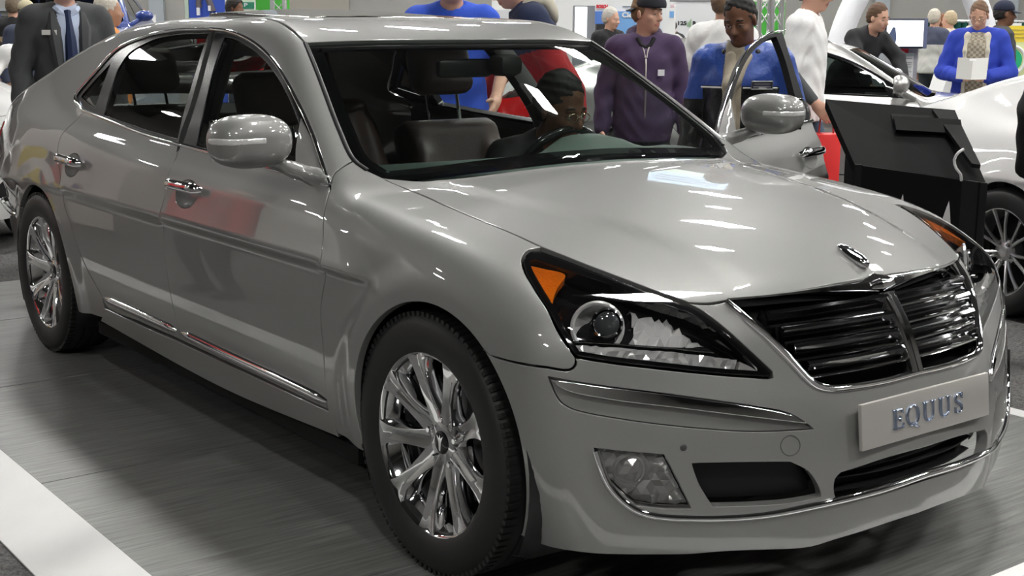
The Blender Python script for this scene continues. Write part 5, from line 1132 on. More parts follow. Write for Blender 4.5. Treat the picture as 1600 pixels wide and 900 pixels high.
# white model-car display ramp right of the television, seen over the silver sedan
b6 = Booth('display_ramp', 'white slanted display ramp behind the silver sedan bonnet', 'ramp', 1478, 14.5)
ax, bx, az, bz = b6.span(1452, 1500, 92, 132); MB().prism([(ax, FLOOR_Z+.05-FLOOR_Z-.048), (bx+.25, FLOOR_Z+.002), (bx+.1, bz), (bx-.05, bz)], .5, b6.M @ Matrix.Translation((0, b6.y, 0))).build('ramp_body', W1, b6.root)
# banner behind the photographer: it only shows mirrored in the sedan's rear wing
bn = empty('banner', (-7.7, -2.42, FLOOR_Z), math.radians(-90), 'white banner with a blue oval emblem and coloured stripes beside the sedan tail', 'banner')
MB().box((0, 0, 1.14), (1.3, .04, 2.2)).build('banner_cloth', mat('banner_white', (.82, .76, .72), .6), bn)
for (x, w, z0, z1, col, nm) in ((-.36, .12, .2, 1.32, (.80, .62, .05), 'yellow_stripe'), (-.22, .10, .2, 1.36, (.03, .03, .04), 'black_stripe'), (-.10, .12, .2, 1.34, (.60, .03, .04), 'red_stripe'), (.03, .10, .2, 1.25, (.80, .62, .05), 'yellow_stripe'), (.14, .07, .2, 1.18, (.10, .14, .35), 'blue_stripe')):
    MB().box((x, .025, (z0+z1)/2), (w, .015, z1-z0)).build(nm, mat('banner_'+nm, col, .5), bn)
mb = MB(); mb.tube([(.22+.13*math.cos(a), .03, 1.52+.075*math.sin(a)) for a in np.linspace(0, 2*math.pi, 32, endpoint=False)], .010, 6, closed=True); mb.tube([(.15, .03, 1.475), (.19, .03, 1.565)], .012, 6); mb.tube([(.25, .03, 1.475), (.29, .03, 1.565)], .012, 6); mb.tube([(.17, .03, 1.515), (.27, .03, 1.53)], .009, 6); mb.build('blue_emblem', mat('emblem_blue', (.03, .07, .40), .4), bn, smooth=True)
# ================================================================== people
SKINS = dict(fair=(.62, .36, .26), tan=(.48, .27, .18), dark=(.17, .080, .048), brown=(.20, .095, .055), pale=(.68, .42, .33))
def skin_mat(k): return mat('skin_'+k, SKINS[k], .48, noise=(14, .10), spec=.35)
def cloth(name, col, rough=.85): return mat('cloth_'+name, col, rough, noise=(45, .10), bump=(160, .12))
class Fig:
    """joints of one figure, facing +x; upper body turns about the pelvis by lean (forward) and side"""
    def __init__(s, H=1.75, lean=0., side=0., twist=0., head=(0, 0, 0), j=None, width=1.0, seated=False, crouch=0.):
        k = s.k = H/1.75; s.w = width; R = s.R = eulmat(0, lean, 0)@eulmat(side, 0, 0)@eulmat(0, 0, twist); pel = np.array([0, 0, .93])
        U = lambda p: pel+R@(np.array(p, float)-pel)
        J = s.J = dict(pel=pel, belly=U((.015, 0, 1.10)), chest=U((0, 0, 1.29)), neck=U((-.012, 0, 1.475)))
        for n, sg in (('L', 1), ('R', -1)):
            J['s'+n] = U((-.012, sg*.172*width, 1.405)); J['e'+n] = U((-.03, sg*.235*width, 1.13)); J['w'+n] = U((.05, sg*.25*width, .885))
            J['h'+n] = np.array([0, sg*.09, .90]); J['k'+n] = np.array([.02, sg*.105, .49]); J['a'+n] = np.array([-.02, sg*.115, .085])
        s.Rh = eulmat(0, 0, math.radians(head[0]))@eulmat(0, math.radians(head[1]), 0)@eulmat(math.radians(head[2]), 0, 0)
        hb = R@np.array([.018, 0, .072]); s.J['hb'] = J['neck']+hb
        J['head'] = J['hb']+s.Rh@np.array([.018, 0, .085])
        s.grip = {}
        for q, v in (j or {}).items(): J[q] = np.array(v, float)
    def H(s, p): return s.J['head']+s.Rh@np.array(p, float)
    def torso(s, inf=0., hem=None, full=True):
        J, R, w = s.J, s.R, s.w; o = []
        if full: o += [('+', 0, 'e', (J['pel']+[0, 0, .01], (.118+inf, (.165+inf)*1, .135+inf), None)), ('+', .07, 'e', (J['belly'], (.115*w+inf, .150*w+inf, .17+inf), R))]
        o += [('+', .07, 'e', (J['chest'], (.116*w+inf, .160*w+inf, .165+inf), R)), ('+', .06, 'c', (J['sL']*.93+J['sR']*.07, J['sR']*.93+J['sL']*.07, .052+inf, .052+inf)), ('+', .05, 'c', (J['neck']-s.R@np.array([0, 0, .02]), J['sL']*.8+J['neck']*.2, .045+inf, .045+inf)), ('+', .05, 'c', (J['neck']-s.R@np.array([0, 0, .02]), J['sR']*.8+J['neck']*.2, .045+inf, .045+inf))]
        return o
    def arm(s, n, inf=0., frac=2.):
        """frac: how far down the arm (1 = elbow, 2 = wrist)"""
        J = s.J; S, E, W = J['s'+n], J['e'+n], J['w'+n]; o = []
        if frac <= 1: o.append(('+', .045, 'c', (S, S+(E-S)*frac, .054+inf, .047+inf)))
        else: o += [('+', .035, 'c', (S, E, .053+inf, .043+inf)), ('+', .02, 'c', (E, E+(W-E)*(frac-1), .043+inf, .031+inf))]
        return o
    def leg(s, n, inf=0., frac=2.):
        J = s.J; h, k, a = J['h'+n], J['k'+n], J['a'+n]; return [('+', .05, 'c', (h, k, .085+inf, .056+inf)), ('+', .04, 'c', (k, k+(a-k)*(frac-1), .055+inf, .040+inf))]
    def hand(s, n, inf=0.):
        J = s.J; W, E = J['w'+n], J['e'+n]; d = W-E; d = d/np.linalg.norm(d); sg = 1 if n == 'L' else -1
        ref = s.grip.get(n, {}).get('palm'); pn = np.array(ref if ref is not None else (0, -sg, 0), float); pn = pn-d*(pn@d); pn /= np.linalg.norm(pn)+1e-9   # palm faces pn
        side = np.cross(d, pn)*(1 if True else -1); curl = s.grip.get(n, {}).get('curl', .5); fw = s.grip.get(n, {}).get('thumb', None)
        if fw is not None and side@np.array(fw, float) < 0: side = -side
        elif fw is None and side@(s.R@np.array([1., 0, 0])) < 0: side = -side
        c = W+d*.05; Rm = np.stack([d, side, pn], 1); o = [('+', .02, 'c', (W-d*.01, W+d*.03, .028, .026)), ('+', .02, 'b', (c+d*.005, (.046, .040, .014), .013, Rm))]
        for q, (off, L) in enumerate(((.030, .072), (.010, .080), (-.010, .075), (-.029, .060))):
            b = W+d*.093+side*off; ang = curl*.7; d1 = d*math.cos(ang)+pn*math.sin(ang); m = b+d1*L*.5; ang2 = curl*1.7; d2 = d*math.cos(ang2)+pn*math.sin(ang2); o += [('+', .006, 'c', (b-d*.01, m, .0098, .009)), ('+', .004, 'c', (m, m+d2*L*.5, .009, .0075))]
        tb = W+d*.035+side*.034; td = (side*.75+d*.6+pn*.35); td /= np.linalg.norm(td); o += [('+', .010, 'c', (tb-side*.012, tb+td*.035, .013, .011)), ('+', .005, 'c', (tb+td*.035, tb+td*.035+(td*.5+d*.6+pn*.3)*.034, .0105, .0085))]
        return o
    def head_prims(s):
        H, Rh = s.H, s.Rh
        return [('+', .03, 'c', (s.J['neck']-s.R@np.array([0, 0, .03]), s.J['hb']+s.Rh@np.array([.0, 0, .02]), .060, .054)), ('+', .03, 'e', (H((-.014, 0, .035)), (.096, .076, .098), Rh)), ('+', .035, 'e', (H((.022, 0, -.045)), (.068, .058, .072), Rh)), ('+', .02, 'e', (H((.052, 0, -.095)), (.028, .030, .020), Rh)),
                ('+', .014, 'c', (H((.075, -.034, .022)), H((.075, .034, .022)), .012, .012)), ('+', .010, 'c', (H((.088, 0, .006)), H((.106, 0, -.030)), .009, .0145)), ('+', .008, 'e', (H((.092, 0, -.036)), (.013, .021, .010), Rh)),
                ('-', .012, 'e', (H((.096, .031, .002)), (.017, .018, .012), Rh)), ('-', .012, 'e', (H((.096, -.031, .002)), (.017, .018, .012), Rh)), ('+', .02, 'e', (H((.055, .042, -.028)), (.026, .018, .020), Rh)), ('+', .02, 'e', (H((.055, -.042, -.028)), (.026, .018, .020), Rh)),
                ('+', .006, 'e', (H((.082, 0, -.062)), (.012, .026, .0065), Rh)), ('+', .006, 'e', (H((.081, 0, -.075)), (.012, .022, .0075), Rh)), ('-', .003, 'c', (H((.097, -.024, -.0685)), H((.097, .024, -.0685)), .0025, .0025)),
                ('+', .006, 'e', (H((-.012, .078, -.005)), (.022, .009, .032), Rh@eulmat(0, -.2, .35))), ('+', .006, 'e', (H((-.012, -.078, -.005)), (.022, .009, .032), Rh@eulmat(0, -.2, -.35)))]
HAIRK = dict(short=[('e', (-.026, 0, .050), (.100, .083, .100)), ('e', (-.045, 0, .01), (.085, .082, .095))], crop=[('e', (-.022, 0, .047), (.097, .080, .099)), ('e', (-.045, 0, .01), (.080, .079, .085))], full=[('e', (-.02, 0, .055), (.112, .092, .105)), ('e', (-.05, 0, .0), (.095, .092, .115))], bald=[('e', (-.045, 0, .015), (.086, .084, .080))])
def person(label, pos, rz, fig, skin='fair', top=None, top_col=(.5, .5, .5), sleeve=2., inf=.016, hem=.86, bottom=(.03, .035, .05), hair='short', hair_col=(.05, .035, .025), shoes=(.02, .02, .02), res=.0085, extra=None, top_name='jacket', cap=None, face=True, group=None, top_mats=None, top_cls=None, mtop=None):
    k = fig.k; root = empty('person', pos, rz, label, 'person', group); root.scale = (k, k, k); J = fig.J
    allp = np.array(list(J.values())); lo, hi = allp.min(0)-.26, allp.max(0)+.26; lo[2] = max(lo[2], -.02) if not getattr(fig, 'seat', False) else lo[2]
    pr = fig.torso(-.004)+fig.head_prims()
    for n in 'LR': pr += fig.arm(n, -.004)+fig.hand(n)+fig.leg(n, -.004)
    for n in 'LR':
        a = J['a'+n]; pr.append(('+', .03, 'c', (a-[0, 0, .03], a+[.13, 0, -.05], .035, .026)))
    hf = fig.H
    def cls(Q):
        d = (Q-J['head'])@fig.Rh; lips = ((d[:, 2]+.0685)/.0125)**2+(d[:, 1]/.027)**2 < 1; lips &= d[:, 0] > .07; return np.where(lips, 1, 0)
    lipc = tuple(v*q for v, q in zip(SKINS[skin], (.78, .55, .60)))
    soft('body', pr, lo, hi, res, None, root, mats=[skin_mat(skin), mat('lips_'+skin, lipc, .45)], classify=cls)
    if face:
        ey = MB(); ir = MB()
        for sg in (1, -1):
            c = hf((.0765, sg*.031, .001)); M = Matrix.Translation(Vector(c)) @ Matrix(fig.Rh.tolist()).to_4x4(); 
            dome(ey, c, fig.Rh@np.array([1., 0, -.15]), .0115, .0085, 12, 4); dome(ir, c+fig.Rh@np.array([.0066, 0, -.001]), fig.Rh@np.array([1., 0, -.15]), .0062, .003, 8, 2)
        for sg in (1, -1): MB().tube([hf((.0775, sg*.018, .003)), hf((.0865, sg*.029, .0085)), hf((.0825, sg*.041, .006)), hf((.072, sg*.048, .0))], [.003, .0048, .0045, .003], 6).build('eyelid', skin_mat(skin), root, smooth=True)
        eo = ey.build('eyes', mat('eye_white', (.7, .68, .65), .2), root, smooth=True); ir.build('irises', mat('iris_dark', (.03, .02, .015), .1), eo, smooth=True)
        for sg in (1, -1): MB().tube([hf((.082, sg*.014, .028)), hf((.085, sg*.030, .032)), hf((.074, sg*.050, .026))], [.0045, .0055, .003], 6).build('eyebrow', mat('hair_%d' % (hash(tuple(hair_col)) % 9999), hair_col, .7), root, smooth=True)
    if hair:
        hm = mat('hair_%d' % (hash(tuple(hair_col)) % 9999), hair_col, .62, noise=(90, .35), bump=(140, .5))
        hp = [('+', .02, 'e', (hf(c), r, fig.Rh)) for _, c, r in HAIRK[hair]]
        hp += [('-', .012, 'e', (hf((.066, 0, -.022)), (.070, .070, .098), fig.Rh)), ('-', .01, 'e', (hf((.02, 0, -.13)), (.14, .12, .10), fig.Rh)), ('-', .004, 'e', (hf((-.012, .085, -.008)), (.022, .02, .030), fig.Rh)), ('-', .004, 'e', (hf((-.012, -.085, -.008)), (.022, .02, .030), fig.Rh))]
        fh = field(hp); fhn = lambda P: fh(P)+.0028*np.sin(P[:, 0]*210+2*np.sin(P[:, 2]*90))*np.sin(P[:, 1]*190+2*np.sin(P[:, 0]*110))+.0022*np.sin(P[:, 2]*170+P[:, 1]*60)
        soft('hair', None, J['head']-.19, J['head']+.19, .008 if res < .01 else .011, hm, root, f=fhn)
    # upper garment
    tp = fig.torso(inf)+[('+', .05, 'e', (J['pel']+[0, 0, -.02], (.122+inf, .172+inf, .26), None))]+sum((fig.arm(n, inf*.9, sleeve) for n in 'LR'), [])
    ft = field(tp+[('-', .008, 'c', (J['neck']+fig.R@np.array([.02, 0, .035]), J['hb']+fig.R@np.array([.03, 0, .1]), .066, .066))]); R_ = fig.R
    def ftop(P):
        d = ft(P)+.0045*np.sin(P[:, 2]*46+2.2*np.sin(P[:, 1]*17+P[:, 0]*9))*np.sin(P[:, 0]*23+P[:, 1]*29+1.3); return np.maximum(d, -(P[:, 2]-hem))
    tm = mtop or cloth(top_name+'_%d' % (hash(tuple(top_col)) % 9999), top_col)
    soft(top_name, None, lo, hi, res*1.12, tm, root, f=ftop, mats=top_mats and [tm]+top_mats, classify=top_cls)
    lp = [('+', 0, 'e', (J['pel']+[0, 0, .0], (.124, .170, .13), None))]+sum((fig.leg(n, .012, 1.96) for n in 'LR'), [])
    soft('trousers', lp, np.minimum.reduce([J[q] for q in ('pel', 'kL', 'kR', 'aL', 'aR')])-.25, np.maximum.reduce([J[q] for q in ('pel', 'kL', 'kR', 'aL', 'aR')])+.24, res*1.25, cloth('trousers_%d' % (hash(tuple(bottom)) % 9999), bottom), root)
    for n in 'LR':
        a = J['a'+n]; soft('shoe', [('+', 0, 'c', (a+[-.03, 0, -.045], a+[.15, 0, -.05], .046, .040)), ('+', .03, 'c', (a+[-.01, 0, .0], a+[.03, 0, -.03], .048, .045)), ('-', .004, 'b', (a+[.05, 0, -.185], (.3, .2, .1), .01, None))], a-[.13, .12, .14], a+[.26, .12, .1], .011, mat('shoe_leather_%d' % (hash(tuple(shoes)) % 9999), shoes, .4), root)
    if extra: extra(fig, root)
    return root
def glasses(fig, root, m=None):
    mb = MB(); m = m or mat('spectacle_wire', (.45, .4, .3), .2, 1.)
    for sg in (1, -1):
        c = (.100, sg*.031, .0); mb.tube([fig.H((c[0]-.004*abs(math.cos(a)), c[1]+.024*math.cos(a), c[2]+.017*math.sin(a))) for a in np.linspace(0, 2*math.pi, 18, endpoint=False)], .0018, 5, closed=True)
        mb.tube([fig.H((.097, sg*.055, .004)), fig.H((.02, sg*.082, .008)), fig.H((-.02, sg*.083, -.002))], .0016, 5)
    mb.tube([fig.H((.1, .007, .002)), fig.H((.104, 0, .004)), fig.H((.1, -.007, .002))], .0018, 5); mb.build('spectacles', m, root, smooth=True)
def cap_on(fig, root, col, back=False, yaw=0.):
    Rc = fig.Rh@eulmat(0, 0, yaw); H = lambda p: fig.J['head']+Rc@np.array(p, float); m = cloth('cap_%d' % (hash(tuple(col)) % 9999), col, .8)
    soft('cap', [('+', 0, 'e', (H((-.018, 0, .058)), (.109, .090, .092), Rc)), ('-', .004, 'b', (H((0, 0, -.055)), (.2, .2, .095), .01, Rc))], fig.J['head']-.2, fig.J['head']+.2, .007, m, root)
    V = []; Fc = []
    for i in range(13):
        a = math.radians(-62+124*i/12)
        for r, z in ((.086, .042), (.155, .018), (.150, .012), (.084, .036)): V.append(H((-.018+r*math.cos(a)*1.16 if r > .1 else -.018+.104*math.cos(a), r*.62*math.sin(a)*1.25 if r > .1 else .088*math.sin(a), z-.03*(1-math.cos(a))*0)))
    for i in range(12):
        for j in range(4): Fc.append((i*4+j, i*4+(j+1) % 4, (i+1)*4+(j+1) % 4, (i+1)*4+j))
    MB().add(V, Fc).build('cap_brim', m, root, smooth=True)
# ================================================================== the visitors
def gp(px, depth): p = at(px, 40, depth); return (float(p[0]), float(p[1]), 0. if (PLX0-.1 < p[0] < PLX1+.1 and PLY0-.1 < p[1] < PLY1+.1) else FLOOR_Z)
def facing(px, depth, deg): p = at(px, 40, depth); return math.atan2(CAM[1]-p[1], CAM[0]-p[0])+math.radians(deg)
def who(label, px, depth, deg, fig, *a, **k): return person(label, gp(px, depth), facing(px, depth, deg), fig, *a, **k)
SHIRT = mat('cloth_pale_blue_shirt', (.50, .58, .74), .8); 
# man in the grey suit
def suit_x(f, r):
    J = f.J; R = f.R; L = lambda p: J['pel']+R@(np.array(p)-np.array([0, 0, .93]))
    fr = lambda y, z: float(np.interp(z, [.95, 1.1, 1.2, 1.3, 1.4, 1.46], [.150, .150, .152, .145, .105, .070]))
    pts = [L((fr(0, z)+.012, .0, z)) for z in (1.455, 1.42, 1.36, 1.28, 1.18, 1.08, .98)]
    MB().tube(pts, [.022, .018, .026, .032, .036, .040, .03], 8, flat=1.0).build('necktie', cloth('navy_tie', (.010, .022, .075), .6), r, smooth=True)
    MB().box((0, 0, 0), (.006, .085, .028), Matrix.Translation(Vector(L((.150, -.115, 1.335)))) @ Matrix.Rotation(math.radians(-25), 4, 'Z')).build('name_badge', mat('badge_white', (.75, .75, .72), .4), r)
    for sg in (1, -1): MB().tube([L((.055, sg*.065, 1.475)), L((.085, sg*.045, 1.455)), L((.098, sg*.012, 1.425))], [.018, .020, .008], 6).build('shirt_collar', SHIRT, r, smooth=True)
    for sg in (1, -1): MB().tube([L((.075, sg*.085, 1.45)), L((.135, sg*.085, 1.36)), L((.165, sg*.075, 1.22)), L((.168, sg*.06, 1.05))], [.012, .032, .026, .010], 6, flat=1.2).build('lapel', cloth('suit_grey', (.060, .064, .066), .75), r, smooth=True)
f = Fig(1.86, width=1.12)
def suit_cls(Q): v = (np.abs(Q[:, 1]) < np.interp(Q[:, 2], [.85, 1.0, 1.2, 1.45], [.03, .055, .075, .06])) & (Q[:, 0] > .03); return np.where(v, 1, 0)
who('man in a dark grey suit and navy tie behind the sedan boot', 103, 8.3, 8, f, 'pale', top_col=(.060, .064, .066), inf=.024, hem=.80, bottom=(.06, .064, .066), top_mats=[SHIRT], top_cls=suit_cls, extra=suit_x, top_name='suit_jacket', hair_col=(.10, .08, .06))
# blue T-shirt
f = Fig(1.80, lean=.14, head=(0, 6, 0), j=dict(eR=(.08, -.315, 1.13), wR=(.20, -.35, .87), eL=(.10, .27, 1.16), wL=(.30, .22, 1.0)), width=1.06)
who('man in a bright blue T-shirt leaning over the far rear door', 706, 7.25, 0, f, 'fair', top_col=(.03, .09, .55), sleeve=.62, inf=.018, hem=.82, bottom=(.10, .09, .08), top_name='t_shirt', hair='crop', hair_col=(.20, .12, .07))
# navy and red jacket
f = Fig(1.90, lean=.36, head=(0, 25, 0), j=dict(eR=(.28, -.24, 1.12), wR=(.42, -.20, .90)))
def nr_cls(Q): return np.where((Q-np.array([0, 0, .93]))@f_nr.R[:, 2] < .33, 1, 0)
f_nr = f
def hood_x(col, nm):
    def g(f, r):
        J, R = f.J, f.R; c = J['neck']+R@np.array([-.015, 0, .0]); pr = []
        n = 10
        for i in range(n):
            a0, a1 = math.radians(25+310*i/n), math.radians(25+310*(i+1)/n); p = lambda a: c+R@np.array([.085*math.cos(a)+.0, .088*math.sin(a), .012+.035*math.cos(a)*-1]); pr.append(('+', .02, 'c', (p(a0), p(a1), .030+.012*(1-math.cos(a0))/2, .030+.012*(1-math.cos(a1))/2)))
        pr.append(('+', .04, 'e', (c+R@np.array([-.105, 0, -.05]), (.045, .10, .085), R)))
        soft('hood', pr, c-.3, c+.25, .010, cloth(nm, col), r)
    return g
who('person in a navy and red jacket bending beside the open driver door', 872, 7.95, -82, f, 'fair', top_col=(.018, .026, .065), inf=.03, hem=.80, bottom=(.05, .05, .06), top_mats=[cloth('red_jacket', (.36, .014, .018))], top_cls=nr_cls, extra=hood_x((.45, .42, .34), 'beige_hood'), hair_col=(.12, .09, .06))
# purple hoodie, dark cap worn backwards
def purple_x(f, r):
    hood_x((.058, .034, .084), 'purple_hood')(f, r); cap_on(f, r, (.018, .02, .026), yaw=math.pi+.1)
    L = lambda p: f.J['pel']+f.R@(np.array(p)-np.array([0, 0, .93])); z_ = mat('zip_metal', (.45, .42, .38), .35, .8)
    MB().tube([L((.118, 0, 1.40)), L((.158, 0, 1.32)), L((.172, 0, 1.2)), L((.170, 0, 1.08)), L((.160, 0, .95))], .006, 6).build('zip', z_, r, smooth=True)
    for sg in (1, -1): MB().tube([L((.095, sg*.03, 1.435)), L((.125, sg*.012, 1.395)), L((.15, sg*.004, 1.35))], .005, 6).build('drawstring', z_, r, smooth=True)
    MB().box((0, 0, 0), (.006, .045, .04), Matrix.Translation(Vector(L((.158, .100, 1.255)))) @ Matrix.Rotation(math.radians(18), 4, 'Z')).build('white_chest_patch', mat('patch_white', (.7, .7, .72), .6), r)
    MB().tube([L((.075, -.055, 1.475)), L((.100, -.03, 1.43)), L((.105, 0, 1.415)), L((.100, .03, 1.43)), L((.075, .055, 1.475))], .014, 8).build('black_undershirt', cloth('black_shirt', (.012, .012, .013)), r, smooth=True)
    soft('fringe', [('+', 0, 'c', (f.H((.072, -.05, .062)), f.H((.088, .005, .066)), .017, .018)), ('+', .01, 'c', (f.H((.088, .005, .066)), f.H((.070, .05, .064)), .018, .015)), ('+', .01, 'e', (f.H((-.005, .072, .025)), (.028, .010, .04), f.Rh)), ('+', .01, 'e', (f.H((-.005, -.072, .025)), (.028, .010, .04), f.Rh))], f.J['head']-.16, f.J['head']+.16, .006, mat('hair_light_brown', (.20, .12, .06), .6, bump=(140, .5)), r)
f = Fig(1.66, head=(48, 2, 0), width=1.10)
who('young man in a purple zip hoodie and backwards dark cap', 1008, 8.3, 4, f, 'fair', top_col=(.058, .034, .084), inf=.026, hem=.80, bottom=(.02, .022, .03), extra=purple_x, top_name='hooded_sweatshirt', hair='crop', hair_col=(.20, .12, .06), res=.0075)
# woman in the blue and black leather jacket
LEA = mat('black_leather', (.012, .012, .013), .35, bump=(60, .3)); SCARF = cloth('beige_scarf', (.42, .37, .29))
f = Fig(1.62, lean=.06, head=(-12, 20, 4), width=1.12, j=dict(eL=(-.05, .285, 1.12), wL=(.08, .27, .89)))
def wj_cls(Q):
    zb = np.where(np.abs(Q[:, 1]) > .20, 1.21, 1.29); blk = Q[:, 2] < zb; sc = (np.abs(Q[:, 1]+.03) < .05) & (Q[:, 0] > .05); return np.where(sc, 2, np.where(blk, 1, 0))
def woman_x(f, r):
    L = lambda p: f.J['pel']+f.R@(np.array(p)-np.array([0, 0, .93])); W = mat('piping_white', (.6, .6, .6), .5)
    MB().tube([L((.135, -.195, 1.287)), L((.178, -.10, 1.29)), L((.180, -.08, 1.29))], .005, 6).build('piping', W, r, smooth=True); MB().tube([L((.182, .03, 1.29)), L((.172, .12, 1.29)), L((.125, .20, 1.287))], .005, 6).build('piping', W, r, smooth=True)
    M = Matrix.Translation(Vector(L((.166, .125, 1.305)))) @ Matrix.Rotation(math.radians(24), 4, 'Z') @ Matrix.Rotation(math.radians(6), 4, 'Y')
    MB().box((0, 0, 0), (.010, .115, .045), M, bev=.004).build('chest_badge', mat('badge_dark', (.05, .05, .07), .4), r, smooth=True); MB().tube([M @ Vector((.006, y, z)) for y, z in ((-.056, -.02), (-.056, .02), (.056, .02), (.056, -.02))], .003, 6, closed=True).build('badge_border', W, r, smooth=True); MB().box((.0052, 0, .006), (.002, .085, .004), M).box((.0052, 0, -.008), (.002, .092, .006), M).build('badge_lines', mat('badge_grey', (.35, .35, .4), .5), r)
    soft('collar', [('+', 0, 'c', (L((.06, .085, 1.46)), L((-.05, .075, 1.49)), .022, .028)), ('+', .02, 'c', (L((-.05, .075, 1.49)), L((-.05, -.075, 1.49)), .028, .028)), ('+', .02, 'c', (L((-.05, -.075, 1.49)), L((.06, -.085, 1.46)), .028, .022))], f.J['neck']-.2, f.J['neck']+.2, .009, LEA, r)
    soft('scarf', [('+', 0, 'c', (L((.085, -.05, 1.44)), L((.165, -.04, 1.30)), .030, .036)), ('+', .03, 'c', (L((.165, -.04, 1.30)), L((.185, -.03, .98)), .036, .030)), ('+', .02, 'c', (L((.085, .04, 1.44)), L((.16, -.01, 1.32)), .026, .03))], L((.13, 0, 1.2))-.32, L((.13, 0, 1.2))+.32, .010, SCARF, r)
    for sg in (1, -1): dome(MB(), f.H((-.005, sg*.086, -.032)), f.Rh@np.array([0, sg*1., 0]), .006, .005, 8, 3).build('earring', M_CHROME, r, smooth=True)
who('woman in a blue and black leather jacket behind the open driver door', 1164, 6.5, -8, f, 'dark', top_col=(.035, .085, .36), inf=.028, hem=.80, bottom=(.012, .012, .014), top_mats=[LEA, SCARF], top_cls=wj_cls, extra=woman_x, hair='crop', hair_col=(.012, .011, .010), res=.0075, mtop=mat('blue_leather', (.035, .085, .36), .38, bump=(50, .35)))
# man in white walking to the right
def grey_sl(f, r):
    for n in 'LR': soft('grey_sleeve', f.arm(n, .006, 1.9), f.J['s'+n]-.6, f.J['s'+n]+.55, .012, cloth('grey_sleeve', (.075, .08, .085)), r)
f = Fig(1.83, lean=.08, head=(0, 8, 0), j=dict(eR=(-.02, -.23, 1.13), wR=(.16, -.22, .93), eL=(-.10, .23, 1.14), wL=(.0, .24, .90), kL=(.18, .1, .50), aL=(.10, .1, .085), aR=(-.20, -.1, .11)))
who('man in a white T-shirt over grey sleeves walking past the open door', 1252, 9.0, 78, f, 'fair', top_col=(.80, .80, .80), sleeve=.95, inf=.026, hem=.80, bottom=(.045, .07, .11), extra=grey_sl, top_name='t_shirt', hair='short', hair_col=(.05, .03, .02))
bag = empty('shopping_bag', (at(1299, 40, 8.75)[0], at(1299, 40, 8.75)[1], FLOOR_Z), YAW, 'red shopping bag standing beside the white-shirted man', 'bag'); bm_ = MB(); bm_.box((0, 0, .39), (.16, .17, .77), bev=.01); bm_.build('bag_body', mat('red_bag', (.75, .03, .03), .5), bag, smooth=True); MB().tube([(0, -.05, .77), (0, -.04, .88), (0, .04, .88), (0, .05, .77)], .006, 6).build('bag_handle', mat('red_bag_handle', (.4, .02, .02), .5), bag, smooth=True)
f = Fig(1.74, head=(0, 0, 0)); who('person in a white hooded top turned away behind the woman', 1130, 9.2, 160, f, 'fair', top_col=(.78, .78, .77), inf=.034, hem=.78, bottom=(.04, .05, .09), hair='short', hair_col=(.16, .10, .06), face=False, res=.010)
# man bending over the silver car
f = Fig(1.80, lean=.62, head=(10, 12, 0), j=dict(eR=(.42, -.26, 1.14), wR=(.52, -.22, .92), eL=(.42, .26, 1.14), wL=(.56, .2, .95)))
who('man in a dark jacket bending over behind the silver sedan', 1326, 13.2, 42, f, 'fair', top_col=(.022, .022, .025), inf=.03, hem=.8, hair='short', hair_col=(.11, .06, .035), res=.010)
# reader in blue
def reader_x(f, r):
    glasses(f, r); CR = cloth('cream_fleece', (.62, .58, .48)); L = lambda p: f.J['pel']+f.R@(np.array(p)-np.array([0, 0, .93]))
    for sg in (1, -1): soft('fleece_lining', [('+', 0, 'c', (L((-.03, sg*.09, 1.50)), L((.085, sg*.085, 1.43)), .035, .035)), ('+', .02, 'c', (L((.085, sg*.085, 1.43)), L((.15, sg*.10, 1.30)), .033, .020)), ('+', .02, 'c', (L((.15, sg*.10, 1.30)), L((.165, sg*.095, .86)), .018, .018))], L((.05, 0, 1.15))-.42, L((.05, 0, 1.15))+.42, .012, CR, r)
f = Fig(1.70, head=(-4, 24, 0), width=1.15, j=dict(eR=(.02, -.30, 1.10), wR=(.27, -.115, 1.07), eL=(.02, .30, 1.10), wL=(.27, .125, 1.07))); f.grip = dict(L=dict(palm=(0, -1, .3), curl=.9, thumb=(0, -.3, 1)), R=dict(palm=(0, 1, .3), curl=.9, thumb=(0, .3, 1)))
PLA = mat('plaid_shirt', (.36, .32, .24), .8)
_nt = PLA.node_tree; _tc = _nt.nodes.new('ShaderNodeTexCoord'); _ck = _nt.nodes.new('ShaderNodeTexChecker'); _ck.inputs['Scale'].default_value = 40; _ck.inputs['Color1'].default_value = (.42, .38, .30, 1); _ck.inputs['Color2'].default_value = (.24, .20, .15, 1); _nt.links.new(_tc.outputs['Object'], _ck.inputs['Vector']); _nt.links.new(_ck.outputs['Color'], _nt.nodes['Principled BSDF'].inputs['Base Color'])
def rd_cls(Q): return np.where((np.abs(Q[:, 1]) < .088) & (Q[:, 0] > .045) & (Q[:, 2] < 1.47), 1, 0)
rdp = who('balding man in a blue jacket reading a brochure', 1530, 12.1, -4, f, 'fair', top_col=(.025, .055, .42), inf=.034, hem=.76, bottom=(.05, .05, .06), top_mats=[PLA], top_cls=rd_cls, extra=reader_x, hair='crop', hair_col=(.17, .10, .06), res=.009)
k = f.k; Mr = Matrix.Translation(rdp.location) @ Matrix.Rotation(rdp.rotation_euler.z, 4, 'Z'); v = Mr @ Vector((.36*k, -.01*k, 1.14*k)); br = empty('brochure', v, rdp.rotation_euler.z, 'open grey and white brochure held by the man in blue', 'brochure')
